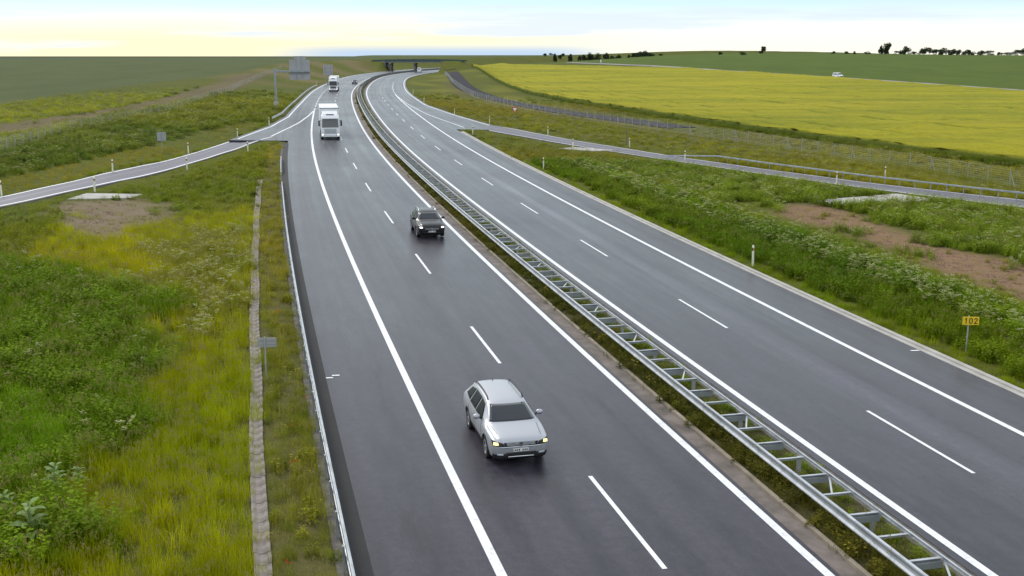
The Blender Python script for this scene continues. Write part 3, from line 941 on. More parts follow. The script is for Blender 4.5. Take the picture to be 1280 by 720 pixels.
# guardrails along the ramps
g3 = empty('guardrail', (0, 0, 0), 0, 'curved guardrail on the outer edge of the left slip road below the gantry', 'guardrail')
ss = np.linspace(163, 330, 60); P = np.stack(rp(ss, edgeL(ss) - .5), 1)
wbeam('beam', P, 1, M['galv'], g3)
for s_ in np.arange(164, 330, 4.0):
    x, y, z = rp(s_, float(edgeL(np.array([s_]))[0]) - .58); put('post', post_mesh, (x, y, z), -heading(s_), g3)
g4 = empty('guardrail', (0, 0, 0), 0, 'pale guardrail behind the right slip road in front of the wire fence', 'guardrail')
GR = pts([(877, 201.5), (897, 201), (960, 209.5), (1040, 221), (1120, 231.5), (1200, 240), (1280, 249)])
GR = np.array([at(u, v, .75)[:2] for u, v in [(897, 194.4), (960, 202.6), (1040, 213.3), (1120, 223.2), (1200, 231.6), (1280, 240)]])
GR = np.concatenate([GR, [GR[-1] + (GR[-1] - GR[-2]), GR[-1] + 2 * (GR[-1] - GR[-2])]])
GR = resample(smooth_line(GR, 60, 2), 60)
t0 = GR[0] + (GR[0] - GR[1]) / np.hypot(*(GR[0] - GR[1])) * 9 + np.array([-.3, -.9])
GRx = np.concatenate([[t0], GR]); dzs = np.zeros(len(GRx)); dzs[0] = -.66
P = np.column_stack([GRx, Hbase(GRx[:, 0], GRx[:, 1]) + dzs])
wbeam('beam', P, 1, M['galv'], g4, [(.0, .60), (.05, .61), (.055, .68), (.05, .75), (.0, .755)]); GRL = GR
for i in range(0, len(GR), 2):
    x, y = GR[i]; put('post', post_mesh, (x, y, float(Hbase(x, y))), 0, g4)

# ------------------------------------------------------------------ fences
def fence(P, label, spacing, hgt, strut_every=5, far_stuff=None):
    f = empty('wire_fence', (0, 0, 0), 0, label, 'fence')
    L = np.hypot(*np.diff(P, axis=0).T).sum(); n = int(L / spacing)
    Q = resample(P, n + 1)
    pm = MB().tube([(0, 0, -.3), (0, 0, hgt)], .045, 8).build('post', M['fence_post']); me = pm.data; bpy.data.objects.remove(pm)
    sm_ = MB().tube([(0, 0, hgt * .8), (.9, 0, -.1)], .035, 6).build('strut', M['fence_post']); me2 = sm_.data; bpy.data.objects.remove(sm_)
    Z = Hbase(Q[:, 0], Q[:, 1])
    far = MB()
    for i, (x, y) in enumerate(Q):
        zj = hgt * random.uniform(.93, 1.06)
        if math.hypot(x, y) < 330:
            o = put('post', me, (x, y, Z[i]), 0, f, (1, 1, zj / hgt)); o.rotation_euler = (random.uniform(-.03, .03), random.uniform(-.03, .03), 0)
            if i % strut_every == 2:
                d = Q[min(i + 1, n)] - Q[i - 1]; put('strut', me2, (x, y, Z[i]), math.atan2(d[1], d[0]), f)
        else: far.tube([(x, y, Z[i] - .3), (x, y, Z[i] + zj)], .045, 5)
    if far.V: tag(far.build('far_posts', M['fence_post'], f), kind='stuff')
    wires = MB()
    for h_ in np.linspace(.12, hgt - .08, 8):
        wires.tube([(x, y, Z[i] + h_) for i, (x, y) in enumerate(Q)], .007, 3)
    for i in range(n):
        for t in np.linspace(.12, .88, 6):
            x, y = Q[i] + (Q[i + 1] - Q[i]) * t
            if math.hypot(x, y) < 260: wires.tube([(x, y, Z[i] + .1), (x, y, Z[i] + hgt - .08)], .005, 3)
    tag(wires.build('wire_mesh', M['wire'], f), kind='stuff')
    return f
fence(FENCE_R, 'wire mesh fence on grey posts between the right slip road and the yellow field', 3.6, 1.75, 4)
fence(FENCE_L, 'wire mesh fence on grey posts along the left verge below the brown track', 4.0, 1.6, 6)

# ------------------------------------------------------------------ delineator posts
def delin_mesh():
    n = 10
    def ring(z, sx=.06, sy=.05): return [(sx * math.cos(2 * math.pi * i / n), sy * math.sin(2 * math.pi * i / n), z) for i in range(n)]
    V = ring(-.2) + ring(1.12) + [(x, y, z + (.06 if y > 0 else 0)) for x, y, z in ring(1.16, .055, .045)]
    F = [(k_ * n + i, k_ * n + (i + 1) % n, (k_ + 1) * n + (i + 1) % n, (k_ + 1) * n + i) for k_ in range(2) for i in range(n)] + [tuple(range(2 * n, 3 * n))]
    a = mesh('body', V, F, M['plastic_white']); me1 = a.data; bpy.data.objects.remove(a)
    V = ring(.90, .0635, .0535) + ring(1.06, .0635, .0535); F = [(i, (i + 1) % n, n + (i + 1) % n, n + i) for i in range(n)]
    a = mesh('black_band', V, F, M['plastic_black']); me2 = a.data; bpy.data.objects.remove(a)
    a = MB().box((0, -.056, .98), (.05, .008, .12)).build('reflector', M['reflector']); me3 = a.data; bpy.data.objects.remove(a)
    return me1, me2, me3
DM = delin_mesh()
DLN = [(941, 332, 'on the right motorway verge below the flowering bank'), (679.5, 211.5, 'in the dry grass wedge between motorway and right slip road'),
       (591, 168, 'on the right verge at the tip where the slip road joins'),
       (530, 127.5, 'on the right slip road\'s outer edge beside the grassy hump'), (568, 144, 'on the right slip road\'s outer edge, second left of give way sign'),
       (612, 154.5, 'on the right slip road\'s outer edge, just left of give way sign'), (685, 168.3, 'on the right slip road\'s outer edge, right of give way sign'),
       (787, 184, 'beside the old wooden post above the right slip road'), (716, 185.3, 'on the right slip road\'s near edge by a thin concrete slab'),
       (856, 201.3, 'on the right slip road\'s near edge, before the guardrail starts'), (1045.5, 229.5, 'on the right slip road\'s near edge, left of the culvert slab'),
       (1106, 222.5, 'peeping over the guardrail of the right slip road'),
       (2, 245, 'at the left edge of the picture beside the left slip road'), (141, 215.5, 'on the left slip road\'s far edge above the culvert slab'),
       (118.5, 239.5, 'on the left slip road\'s near edge, at the culvert slab'), (235.5, 191.5, 'on the left slip road\'s far edge beside a small grey sign'),
       (234, 212, 'on the left slip road\'s near edge, midway along'), (297, 172, 'on the left slip road\'s far edge, midway to the gantry'),
       (310, 190, 'on the left slip road\'s near edge, closest to the motorway'), (336.5, 157, 'on the left slip road\'s far edge below the gantry base'),
       (396, 107.5, 'behind the curved guardrail left of the farther truck'), (516.5, 117, 'on the right slip road\'s outer edge, farthest round the bend')]
for u, v, lab in DLN:
    p = at(u, v)
    s_ = float(so(p[0], p[1])[0][0])
    o = empty('delineator_post', p, -heading(s_) + random.uniform(-.1, .1), 'white delineator ' + lab, 'road post', 'white delineator posts along the roads')
    o.rotation_euler[0] = random.uniform(-.03, .03); o.rotation_euler[1] = random.uniform(-.03, .03)
    for nm, me in zip(('body', 'black_band', 'reflector'), DM): put(nm, me, (0, 0, 0), 0, o, (1.2, 1.2, 1))
p = at(783, 180.5)
o = empty('wooden_post', p, 0, 'old bare wooden post in dry grass above the right slip road', 'post')
MB().tube([(0, 0, -.3), (.03, .02, 1.0), (.02, .05, 1.9)], .09, 8, .07).build('shaft', M['wood'], o)
MB().box((.02, .05, 1.915), (.17, .17, .03)).build('cap', M['wood'], o)

# ------------------------------------------------------------------ signs
FONT = {'1': [((.35, .8), (.55, 1)), ((.55, 1), (.55, 0))], '0': [((.15, .15), (.15, .85)), ((.15, .85), (.5, 1)), ((.5, 1), (.85, .85)), ((.85, .85), (.85, .15)), ((.85, .15), (.5, 0)), ((.5, 0), (.15, .15))],
        '2': [((.15, .8), (.4, 1)), ((.4, 1), (.75, .95)), ((.75, .95), (.85, .7)), ((.85, .7), (.15, 0)), ((.15, 0), (.9, 0))]}
def strokes(mbx, segs, cx, cz, wd, hg, y, t=.03):
    for (a, b) in segs:
        x0, z0, x1, z1 = cx + (a[0] - .5) * wd, cz + (a[1] - .5) * hg, cx + (b[0] - .5) * wd, cz + (b[1] - .5) * hg
        L = math.hypot(x1 - x0, z1 - z0); an = math.atan2(z1 - z0, x1 - x0)
        mbx.box(((x0 + x1) / 2, y, (z0 + z1) / 2), (L + t, .006, t), 0, Matrix.Rotation(-an, 3, 'Y'))
def km_sign(loc, rz, label, front=True):
    o = empty('kilometre_sign', loc, rz, label, 'sign')
    py = .03 if front else -.03
    MB().tube([(-.08, py, -.3), (-.08, py, 1.62)], .03, 8).build('post', M['galv'], o)
    MB().box((0, 0, 1.40), (.68, .02, .36)).build('plate', M['sign_yellow'] if front else M['sign_back'], o, bevel=.01)
    if front:
        d = MB()
        for k_, ch in enumerate('102'): strokes(d, FONT[ch], -.2 + .2 * k_, 1.40, .15, .22, -.013, .034)
        d.build('digits', M['sign_black'], o)
    else:
        MB().box((-.0, -.012, 1.47), (.60, .02, .03)).box((-.0, -.012, 1.33), (.60, .02, .03)).build('clamp', M['galv_dark'], o)
    return o
p = at(1210, 441); km_sign(p, R(-6), 'small yellow sign reading 102 on a thin post in the right verge')
p = at(336, 474); x, y, z = p
b = km_sign(p, R(4), 'small grey back of a sign on a thin post beside the left guardrail', False)
# small square sign seen from behind
p = at(203, 190)
o = empty('road_sign', p, R(8), 'small square grey sign back on one post behind the left slip road', 'sign')
MB().tube([(0, 0, -.3), (0, 0, 2.2)], .035, 8).build('post', M['galv_dark'], o)
MB().box((0, .045, 1.75), (1.0, .02, .98)).build('plate', M['sign_back'], o, bevel=.03)
MB().box((0, .02, 2.0), (.9, .03, .05)).box((0, .02, 1.5), (.9, .03, .05)).build('stiffener', M['galv_dark'], o)
# give way sign
p = at(643.5, 150.5)
o = empty('give_way_sign', p, R(-10), 'red and white give way triangle pointing down beside the right slip road', 'sign')
MB().tube([(0, .03, -.3), (0, .03, 2.35)], .035, 8).build('post', M['galv_dark'], o)
def tri(sz, y, th): return [(-sz, y, 0), (sz, y, 0), (0, y, -sz * 1.73), (-sz, y + th, 0), (sz, y + th, 0), (0, y + th, -sz * 1.73)]
TF = [(0, 2, 1), (3, 4, 5), (0, 1, 4, 3), (1, 2, 5, 4), (2, 0, 3, 5)]
V = [(x, y, z + 2.35) for x, y, z in tri(.62, 0, .02)]; mesh('red_border', V, TF, M['sign_red'], o)
V = [(x, y, z + 2.22) for x, y, z in tri(.40, -.006, .004)]; mesh('white_face', V, TF, M['sign_white'], o)
# cantilever gantry with the back of a direction sign
p = at(345.5, 134.5); D = p[1]; px = D / FP * 1.0
def up(v): return (134.5 - v) * px * 1.02
o = empty('cantilever_gantry', p, R(7), 'grey cantilever gantry carrying the ribbed back of a large sign', 'gantry')
MB().box((0, 0, .5), (.95, .95, 1.3)).build('footing', M['concrete_pale'], o, bevel=.05)
hz = up(91.5)
MB().box((0, 0, (hz + 1.0) / 2 + .3), (.42, .42, hz - .6)).build('column', M['galv_dark'], o, bevel=.03)
x0 = (363 - 345.5) * px; x1 = (388 - 345.5) * px
MB().box((x1 / 2 - .1, 0, hz), (x1 + .3, .4, .42)).build('arm', M['galv_dark'], o, bevel=.03)
pan = MB().box(((x0 + x1) / 2, .32, (up(101.5) + up(78)) / 2), (x1 - x0, .06, up(78) - up(101.5))).build('sign_panel', M['sign_back'], o)
MB().box(((x0 + x1) / 2 + .1, .32, (up(78) + up(73.5)) / 2 + .01), ((x1 - x0) * .56, .06, up(73.5) - up(78))).build('top_panel', M['sign_back'], o)
for t in (.34, .60):
    MB().box((x0 + (x1 - x0) * t, .24, (up(101) + up(74)) / 2), (.10, .09, up(74) - up(101))).build('rib', M['galv_dark'], pan)
for zz in (94.5, 90):
    MB().box(((x0 + x1) / 2, .255, up(zz)), ((x1 - x0) * .9, .07, .14)).build('crossrail', M['galv_dark'], pan)
# second sign back, farther along
p = at(410.5, 103.5); px2 = p[1] / FP
o = empty('road_sign', p, R(8), 'large pale square sign back above the farther truck', 'sign')
zc = (103.5 - 88.5) * px2 * 1.02; wd = 11.5 * px2; hg = 13 * px2
sp = MB().box((0, .1, zc), (wd, .06, hg)).build('plate', M['sign_back'], o, bevel=.04)
for q in (-.28, .28): MB().tube([(wd * q, .02, -.4), (wd * q, .02, zc + hg * .4)], .06, 8).build('post', M['galv_dark'], o)
MB().box((0, .05, zc + .6), (wd * .9, .05, .1)).box((0, .05, zc - .6), (wd * .9, .05, .1)).build('stiffener', M['galv_dark'], sp)
# white marker board by the local road
p = at(751, 79.6)
o = empty('marker_post', p, 0, 'small white upright marker beside the far local road', 'sign'); q = p[1] / FP
MB().box((0, 0, 3.2 * q), (1.3 * q, .12, 3.6 * q)).build('board', M['sign_white'], o, bevel=.03)
MB().tube([(0, .1, -.3), (0, .1, 2 * q)], .08, 8).build('post', M['galv_dark'], o)

# ------------------------------------------------------------------ overbridge
SB = 640
x, y, z = rp(SB, 0)
br = empty('road_bridge', (x, y, float(z)), -heading(SB), 'far road overbridge on slender piers crossing the whole motorway', 'bridge')
MB().box((0, 0, 5.5), (33, 9.5, .85)).build('deck', M['bridge_conc'], br, bevel=.1)
for sx in (-1, 1):
    MB().box((sx * 18, 0, 2.6), (3.2, 10.5, 6.3)).build('abutment', M['bridge_conc'], br, bevel=.1)
for xx in (-13.9, 0.4):
    pr = MB().box((xx, 0, 4.45), (1.2, 9, .6)).build('pier', M['bridge_conc'], br, bevel=.08)
    for yy in (-3, 3): MB().tube([(xx, yy, -.5), (xx, yy, 4.2)], .55, 12).build('column', M['bridge_conc'], pr)
for yy in (-4.9, 4.9):
    V = []; 
    xs = np.linspace(-24, 30, 28)
    pp = MB()
    for a, b_ in zip(xs[:-1], xs[1:]):
        h0 = 6.0 + .55 * (1 - ((a - 2) / 30) ** 2); h1 = 6.0 + .55 * (1 - ((b_ - 2) / 30) ** 2)
        pp.add([(a, yy, 5.75), (b_, yy, 5.75), (b_, yy, h1 + .45), (a, yy, h0 + .45), (a, yy + .15, 5.75), (b_, yy + .15, 5.75), (b_, yy + .15, h1 + .45), (a, yy + .15, h0 + .45)],
               [(0, 1, 2, 3), (5, 4, 7, 6), (3, 2, 6, 7), (0, 4, 5, 1)])
    pp.build('parapet', M['rail_green'], br)
MB().box((2, 0, 6.03), (54, 9.3, .12)).build('bridge_roadway', M['asphalt_dark'], br)

# ------------------------------------------------------------------ vehicles
def catmull(P, sub):
    P = np.asarray(P, float)
    Q = np.concatenate([[2 * P[0] - P[1]], P, [2 * P[-1] - P[-2]]]); outp = []
    for i in range(len(P) - 1):
        a, b, c, d = Q[i:i + 4]
        for k_ in range(sub):
            t = k_ / sub
            outp.append(.5 * (2 * b + (c - a) * t + (2 * a - 5 * b + 4 * c - d) * t * t + (3 * b - a - 3 * c + d) * t ** 3))
    outp.append(P[-1])
    return np.array(outp)
# d from the nose, bottom z, sill half-width, side half-width, belt z, belt half-width, roof edge z, roof edge half-width, crown z
EST = [(0.00, .27, .62, .68, .66, .67, .73, .54, .76), (0.05, .22, .75, .795, .74, .775, .80, .63, .83), (0.18, .20, .82, .86, .80, .84, .86, .68, .89), (0.45, .20, .845, .89, .84, .87, .91, .71, .945),
       (0.75, .20, .85, .905, .88, .885, .945, .73, .98), (0.98, .20, .85, .91, .905, .89, .965, .735, 1.005), (1.14, .20, .85, .91, .92, .89, 1.02, .725, 1.07), (1.58, .20, .85, .91, .93, .89, 1.235, .655, 1.29),
       (1.94, .20, .85, .91, .94, .89, 1.375, .61, 1.43), (2.36, .20, .85, .91, .945, .89, 1.43, .595, 1.485), (3.00, .20, .85, .91, .95, .89, 1.44, .59, 1.505), (3.70, .20, .85, .91, .96, .885, 1.42, .58, 1.485),
       (4.18, .21, .84, .90, .97, .87, 1.37, .56, 1.435), (4.44, .23, .82, .88, .98, .85, 1.25, .55, 1.31), (4.62, .25, .78, .85, .94, .82, 1.06, .58, 1.11), (4.74, .30, .70, .80, .82, .77, .88, .58, .91), (4.78, .36, .62, .70, .60, .66, .66, .5, .68)]
GLC = [(0.00, .38, .50, .58, .64, .60, .72, .48, .75), (0.05, .30, .70, .76, .74, .74, .80, .60, .83), (0.18, .25, .81, .86, .82, .83, .88, .66, .91), (0.50, .24, .85, .90, .88, .88, .95, .70, .99),
       (0.95, .24, .86, .92, .93, .90, 1.00, .72, 1.04), (1.22, .24, .86, .925, .97, .905, 1.03, .73, 1.075), (1.42, .24, .86, .925, .99, .905, 1.12, .71, 1.17), (1.76, .24, .86, .925, 1.01, .905, 1.34, .64, 1.39),
       (2.05, .24, .86, .925, 1.03, .90, 1.47, .60, 1.525), (2.45, .24, .86, .925, 1.04, .90, 1.53, .585, 1.59), (3.00, .24, .86, .925, 1.05, .90, 1.54, .58, 1.605), (3.60, .25, .86, .92, 1.07, .89, 1.50, .56, 1.565),
       (4.05, .26, .85, .91, 1.09, .875, 1.42, .54, 1.48), (4.32, .28, .83, .89, 1.08, .86, 1.27, .55, 1.32), (4.50, .30, .80, .87, 1.00, .83, 1.10, .57, 1.14), (4.60, .36, .72, .80, .86, .78, .92, .56, .95), (4.64, .42, .62, .70, .66, .66, .72, .5, .74)]
def body_grid(ST, sub=5):
    A = catmull(np.array(ST), sub)
    rows = []
    for d, zb, ws, wm, zl, wl, ze, we, zt in A:
        half = [(0, zb), (ws * .6, zb), (ws * .93, zb + .01), (ws, zb + .09), (wm, zb + (zl - zb) * .45), (wm, zl - (zl - zb) * .22), (wl, zl),
                (wl + (we - wl) * .5 - .0, zl + (ze - zl) * .52), (we + .012, ze - .03), (we - .03, ze + (zt - ze) * .35), (we * .55, ze + (zt - ze) * .82), (0, zt)]
        h2 = catmull(half, 3)
        ring = [(x, d, z) for x, z in h2] + [(-x, d, z) for x, z in h2[-2:0:-1]]
        rows.append(ring)
    return np.array(rows)
def car(name, label, cat_, ST, paint, loc, rz, lamps, emblem='ring', detail=True, rails=True, group=None, clad=True):
    L = ST[-1][0]; G = body_grid(ST)
    ns, nr, _ = G.shape
    off = L / 2
    for _ in range(3):          # even out ripples of the spline
        G2 = G.copy()
        G2[1:-1] = .5 * G[1:-1] + .25 * (G[:-2] + G[2:]); G2 = .6 * G2 + .2 * (np.roll(G2, 1, 1) + np.roll(G2, -1, 1))
        G2[0], G2[-1] = G[0], G[-1]; G = G2
    G = G.copy(); G[:, :, 1] = off - G[:, :, 1]          # front towards +Y
    root = empty(name, loc, rz, label, cat_, group)
    wheel_r = .335 if ST is EST else .365
    fa, ra = off - .93, off - .93 - (2.71 if ST is EST else 2.87)
    V = G.reshape(-1, 3); F = []; Fall = []
    for i in range(ns - 1):
        for j in range(nr):
            f = (i * nr + j, i * nr + (j + 1) % nr, (i + 1) * nr + (j + 1) % nr, (i + 1) * nr + j)
            c = V[list(f)].mean(0); Fall.append(f)
            if any(math.hypot(c[1] - a, c[2] - wheel_r) < wheel_r + .035 for a in (fa, ra)) and abs(c[0]) > .55 and c[2] < .95: continue
            F.append(f)
    F.append(tuple(range(nr))[::-1]); F.append(tuple(range((ns - 1) * nr, ns * nr)))
    Fall += F[-2:]
    body = mesh('body', V, F, paint, root, smooth=True)
    bm = bmesh.new(); bm.from_mesh(body.data); bmesh.ops.recalc_face_normals(bm, faces=bm.faces); bm.to_mesh(body.data); bm.free()
    tree = BVHTree.FromPolygons([tuple(v) for v in V], Fall)
    def patch(nm, corners, axis, m, parent=root, n=8, mm=6, lift=.006):
        """quad given by 4 corners in the plane normal to axis, laid onto the body"""
        c = np.array(corners, float)
        P = []
        for i in range(n + 1):
            for j in range(mm + 1):
                a, b = i / n, j / mm
                q = c[0] * (1 - a) * (1 - b) + c[1] * a * (1 - b) + c[2] * a * b + c[3] * (1 - a) * b
                if axis == 'front': org = Vector((q[0], 6, q[1])); dr = Vector((0, -1, 0))
                elif axis == 'rear': org = Vector((q[0], -6, q[1])); dr = Vector((0, 1, 0))
                elif axis == 'top': org = Vector((q[0], q[1], 4)); dr = Vector((0, 0, -1))
                else: org = Vector((3 * axis, q[0], q[1])); dr = Vector((-axis, 0, 0))
                h_ = tree.ray_cast(org, dr)
                if h_[0] is None:
                    h_ = tree.find_nearest(org + dr * (6 - off if axis in ('front', 'rear') else 2.2))
                nrm = h_[1] if h_[1].dot(dr) < 0 else -h_[1]
                P.append(h_[0] + nrm * lift)
        FF = [(i * (mm + 1) + j, i * (mm + 1) + j + 1, (i + 1) * (mm + 1) + j + 1, (i + 1) * (mm + 1) + j) for i in range(n) for j in range(mm)]
        nn = len(P)
        # a thin pane with edges let into the body
        V2 = P + [p - (p - Vector((0, p.y * .9, .6))).normalized() * .012 for p in P]
        ed = [k_ for k_ in range(mm + 1)] + [i * (mm + 1) + mm for i in range(1, n + 1)] + [n * (mm + 1) + k_ for k_ in range(mm - 1, -1, -1)] + [i * (mm + 1) for i in range(n - 1, 0, -1)]
        FF += [(ed[k_], ed[(k_ + 1) % len(ed)], ed[(k_ + 1) % len(ed)] + nn, ed[k_] + nn) for k_ in range(len(ed))]
        o_ = mesh(nm, V2, FF, m, parent, smooth=True)
        b_ = bmesh.new(); b_.from_mesh(o_.data); bmesh.ops.recalc_face_normals(b_, faces=b_.faces); b_.to_mesh(o_.data); b_.free()
        return o_
    zl = lambda d: float(np.interp(d, [q[0] for q in ST], [q[4] for q in ST]))
    ze = lambda d: float(np.interp(d, [q[0] for q in ST], [q[6] for q in ST]))
    Y = lambda d: off - d
    # glazing
    d0, d1 = (1.14, 1.93) if ST is EST else (1.42, 2.02)
    zw = 1.035 if ST is EST else zl(d0) + .13
    patch('windscreen', [(-.71, zw), (.71, zw), (.555, ze(d1) - .0), (-.555, ze(d1) - .0)], 'front', M['glass'], n=14, mm=8)
    dr0, dr1 = (4.28, 4.60) if ST is EST else (4.10, 4.45)
    patch('rear_window', [(-.62, ze(dr1) - .02), (.62, ze(dr1) - .02), (.50, ze(dr0) - .02), (-.50, ze(dr0) - .02)], 'rear', M['glass'], n=8, mm=5)
    for sx in (1, -1):
        k_ = .045
        patch('front_side_window', [(Y(1.55), zl(1.7) + .045), (Y(2.50), zl(2.5) + .045), (Y(2.50), ze(2.5) - .05), (Y(2.03), ze(2.03) - .06)], sx, M['side_glass'])
        patch('rear_side_window', [(Y(2.57), zl(2.6) + .045), (Y(3.42), zl(3.4) + .05), (Y(3.40), ze(3.4) - .05), (Y(2.57), ze(2.57) - .05)], sx, M['side_glass'])
        patch('quarter_window', [(Y(3.50), zl(3.5) + .06), (Y(4.2 if ST is EST else 4.0), zl(4.0) + .10), (Y(4.05 if ST is EST else 3.85), ze(4.0) - .10), (Y(3.47), ze(3.5) - .05)], sx, M['side_glass'])
        if clad: patch('door_trim', [(Y(1.35), .24), (Y(3.25), .24), (Y(3.25), .42), (Y(1.35), .42)], sx, M['cladding'], mm=2)
        hd = patch('door_handle', [(Y(2.32), zl(2.3) - .10), (Y(2.48), zl(2.4) - .10), (Y(2.48), zl(2.4) - .07), (Y(2.32), zl(2.3) - .07)], sx, M['chrome'] if ST is EST else paint, n=3, mm=2, lift=.025)
        # mirror
        zm = zl(1.7) + .10
        mr = MB().tube([(sx * .84, Y(1.72), zm - .06), (sx * .93, Y(1.70), zm - .02)], .03, 6).build('mirror', M['plastic_black'], root)
        bmm = bmesh.new(); bmesh.ops.create_uvsphere(bmm, u_segments=12, v_segments=8, radius=1)
        bmesh.ops.scale(bmm, vec=(.12, .075, .085), verts=bmm.verts); bmesh.ops.translate(bmm, vec=(sx * 1.0, Y(1.70), zm + .02), verts=bmm.verts)
        me = bpy.data.meshes.new('mirror_shell'); bmm.to_mesh(me); bmm.free(); me.materials.append(paint)
        me.polygons.foreach_set('use_smooth', [True] * len(me.polygons)); link(bpy.data.objects.new('mirror_shell', me), mr)
        # wheels and arches
        for a in (fa, ra):
            wh = empty('wheel', (sx * .79, a, wheel_r)); wh.parent = root
            MB().disc_x((0, 0, 0), wheel_r * .64, wheel_r, .215, 28).build('tyre', M['rubber'], wh, smooth=False, bevel=.02)
            rim = MB().disc_x((sx * .02, 0, 0), wheel_r * .56, wheel_r * .66, .17, 28)
            for q in range(5):
                t = 2 * math.pi * q / 5 + .3
                Mx = Matrix.Rotation(t, 3, 'X'); c_ = Mx @ Vector((sx * .07, 0, wheel_r * .32))
                rim.box(c_, (.035, .075, wheel_r * .56), 0, Mx)
            rim.disc_x((sx * .075, 0, 0), 0.001, .06, .04, 12)
            rim.build('rim', M['rim'], wh)
            MB().disc_x((-sx * .03, 0, 0), .001, wheel_r * .6, .1, 20).build('brake', M['plastic_black'], wh)
            ar = []; RR_ = wheel_r + .045
            prof = [(-.02, .035), (.012, .03), (.014, -.012), (-.05, -.02)]
            Vv = []; Ff = []; na = 22
            for q in range(na + 1):
                t = math.pi * (-.10 + 1.20 * q / na)
                for px_, rr in prof:
                    yy, zz = a + (RR_ + rr) * math.cos(t), wheel_r + (RR_ + rr) * math.sin(t)
                    hit = tree.ray_cast(Vector((sx * 3, yy, max(zz, .30))), Vector((-sx, 0, 0)))
                    xb = abs(hit[0].x) if hit[0] is not None else .86
                    Vv.append((sx * (max(xb, .80) + px_), yy, max(zz, .12)))
            for q in range(na):
                for k2 in range(4): Ff.append((q * 4 + k2, q * 4 + (k2 + 1) % 4, (q + 1) * 4 + (k2 + 1) % 4, (q + 1) * 4 + k2))
            mesh('wheel_arch', Vv, Ff, M['cladding'] if clad else paint, root, smooth=True)
    # shut lines of bonnet and doors
    for sx in (1, -1):
        patch('bonnet_gap', [(sx * .70, Y(.98)), (sx * .712, Y(.98)), (sx * .655, Y(.22)), (sx * .643, Y(.22))], 'top', M['plastic_black'], n=1, mm=12, lift=.004)
        for dd_ in (1.50, 2.535, 3.44):
            patch('door_gap', [(Y(dd_), .40), (Y(dd_ + .014), .40), (Y(dd_ + .014), zl(dd_) + .03), (Y(dd_), zl(dd_) + .03)], sx, M['plastic_black'], n=1, mm=8, lift=.004)
    # dark liner inside, closes the arches
    MB().box((0, fa, .45), (1.30, .86, .6)).box((0, ra, .45), (1.30, .86, .6)).build('wheel_well', M['plastic_black'], root)
    if rails:
        for sx in (1, -1):
            P = [(sx * .555, Y(d), ze(d) + h_ + .02) for d, h_ in ((2.12, .02), (2.22, .085), (2.7, .10), (3.3, .10), (3.85, .085), (3.98, .02))]
            MB().tube(P, .022, 8).build('roof_rail', M['plastic_black'] if ST is EST else M['chrome'], root, smooth=True)
    MB().tube([(0, Y(3.9), ze(3.9) + .04), (0, Y(4.0), ze(3.9) + .12)], .012, 6).build('antenna', M['plastic_black'], root)
    # front
    zg = .645 if ST is EST else .66
    gr = patch('grille', [(-.48, zg - .02), (.48, zg - .02), (.52, zg + .10), (-.52, zg + .10)] if ST is EST else [(-.36, zg - .10), (.36, zg - .10), (.46, zg + .07), (-.46, zg + .07)], 'front', M['plastic_black'], n=30, mm=8, lift=.008)
    for q in ((.20, .55, .85) if ST is EST else (.3, .6)):
        zz = zg + (-.01 + .10 * q if ST is EST else -.10 + .17 * q)
        patch('grille_bar', [(-.44, zz), (.44, zz), (.44, zz + .012), (-.44, zz + .012)], 'front', M['chrome'], gr, n=30, mm=1, lift=.014)
    for sx in (1, -1):
        if ST is EST: cs = [(sx * .49, .625), (sx * .83, .665), (sx * .85, .80), (sx * .55, .735)]
        else: cs = [(sx * .47, .66), (sx * .80, .70), (sx * .82, .81), (sx * .56, .755)]
        hl = patch('headlight', cs, 'front', M['plastic_black'], n=14, mm=8, lift=.010)
        c = np.array(cs)
        lc = c.mean(0) * (.55 if lamps == 'yellow' else .75) + (c[1] * .5 + c[2] * .5) * (.45 if lamps == 'yellow' else .25)
        rr = .055 if lamps == 'yellow' else .075
        patch('lamp', [(lc[0] - rr * 1.2, lc[1] - .040), (lc[0] + rr * 1.2, lc[1] - .034), (lc[0] + rr * .95, lc[1] + .042), (lc[0] - rr * .95, lc[1] + .034)], 'front', M['lamp_yellow'] if lamps == 'yellow' else M['lamp_white'], hl, n=4, mm=3, lift=.018)
        patch('fog_light', [(sx * .54, .36), (sx * .72, .37), (sx * .72, .42), (sx * .56, .41)], 'front', M['lamp_clear'] if ST is EST else M['plastic_black'], n=4, mm=3, lift=.018)
    low = patch('lower_intake', [(-.54, .31), (.54, .31), (.46, .43), (-.46, .43)], 'front', M['plastic_black'], n=36, mm=6, lift=.018)
    if ST is EST: patch('bumper_lip', [(-.40, .295), (.40, .295), (.40, .312), (-.40, .312)], 'front', M['chrome'], n=30, mm=2, lift=.026)
    if ST is EST: patch('bumper_line', [(-.62, .585), (.62, .585), (.64, .615), (-.64, .615)], 'front', M['chrome'], n=40, mm=2, lift=.014)
    if clad: patch('bumper_cladding', [(-.83, .225), (.83, .225), (.83, .40), (-.83, .40)], 'front', M['cladding'], n=48, mm=8, lift=.010)
    zp = .505 if ST is EST else .47
    yp = off + .012
    pl = MB().box((0, yp, zp), (.46, .02, .10)).build('number_plate', M['plate'], root, bevel=.004)
    mk = MB()                                    # illegible dark characters, only smudges in the photograph
    for q in range(7):
        if q == 3: continue
        mk.box((-.18 + .06 * q, yp + .0115, zp), (.036, .004, .055))
    mk.build('plate_marks', M['cladding'], pl)
    ye = off + .022; zem = zg + .045
    def ring_y(c, r0, r1, t, n=24):
        b = MB().disc_x((0, 0, 0), r0, r1, t, n); b.V = [(c[0] + y_, c[1] + x_, c[2] + z_) for x_, y_, z_ in b.V]; return b
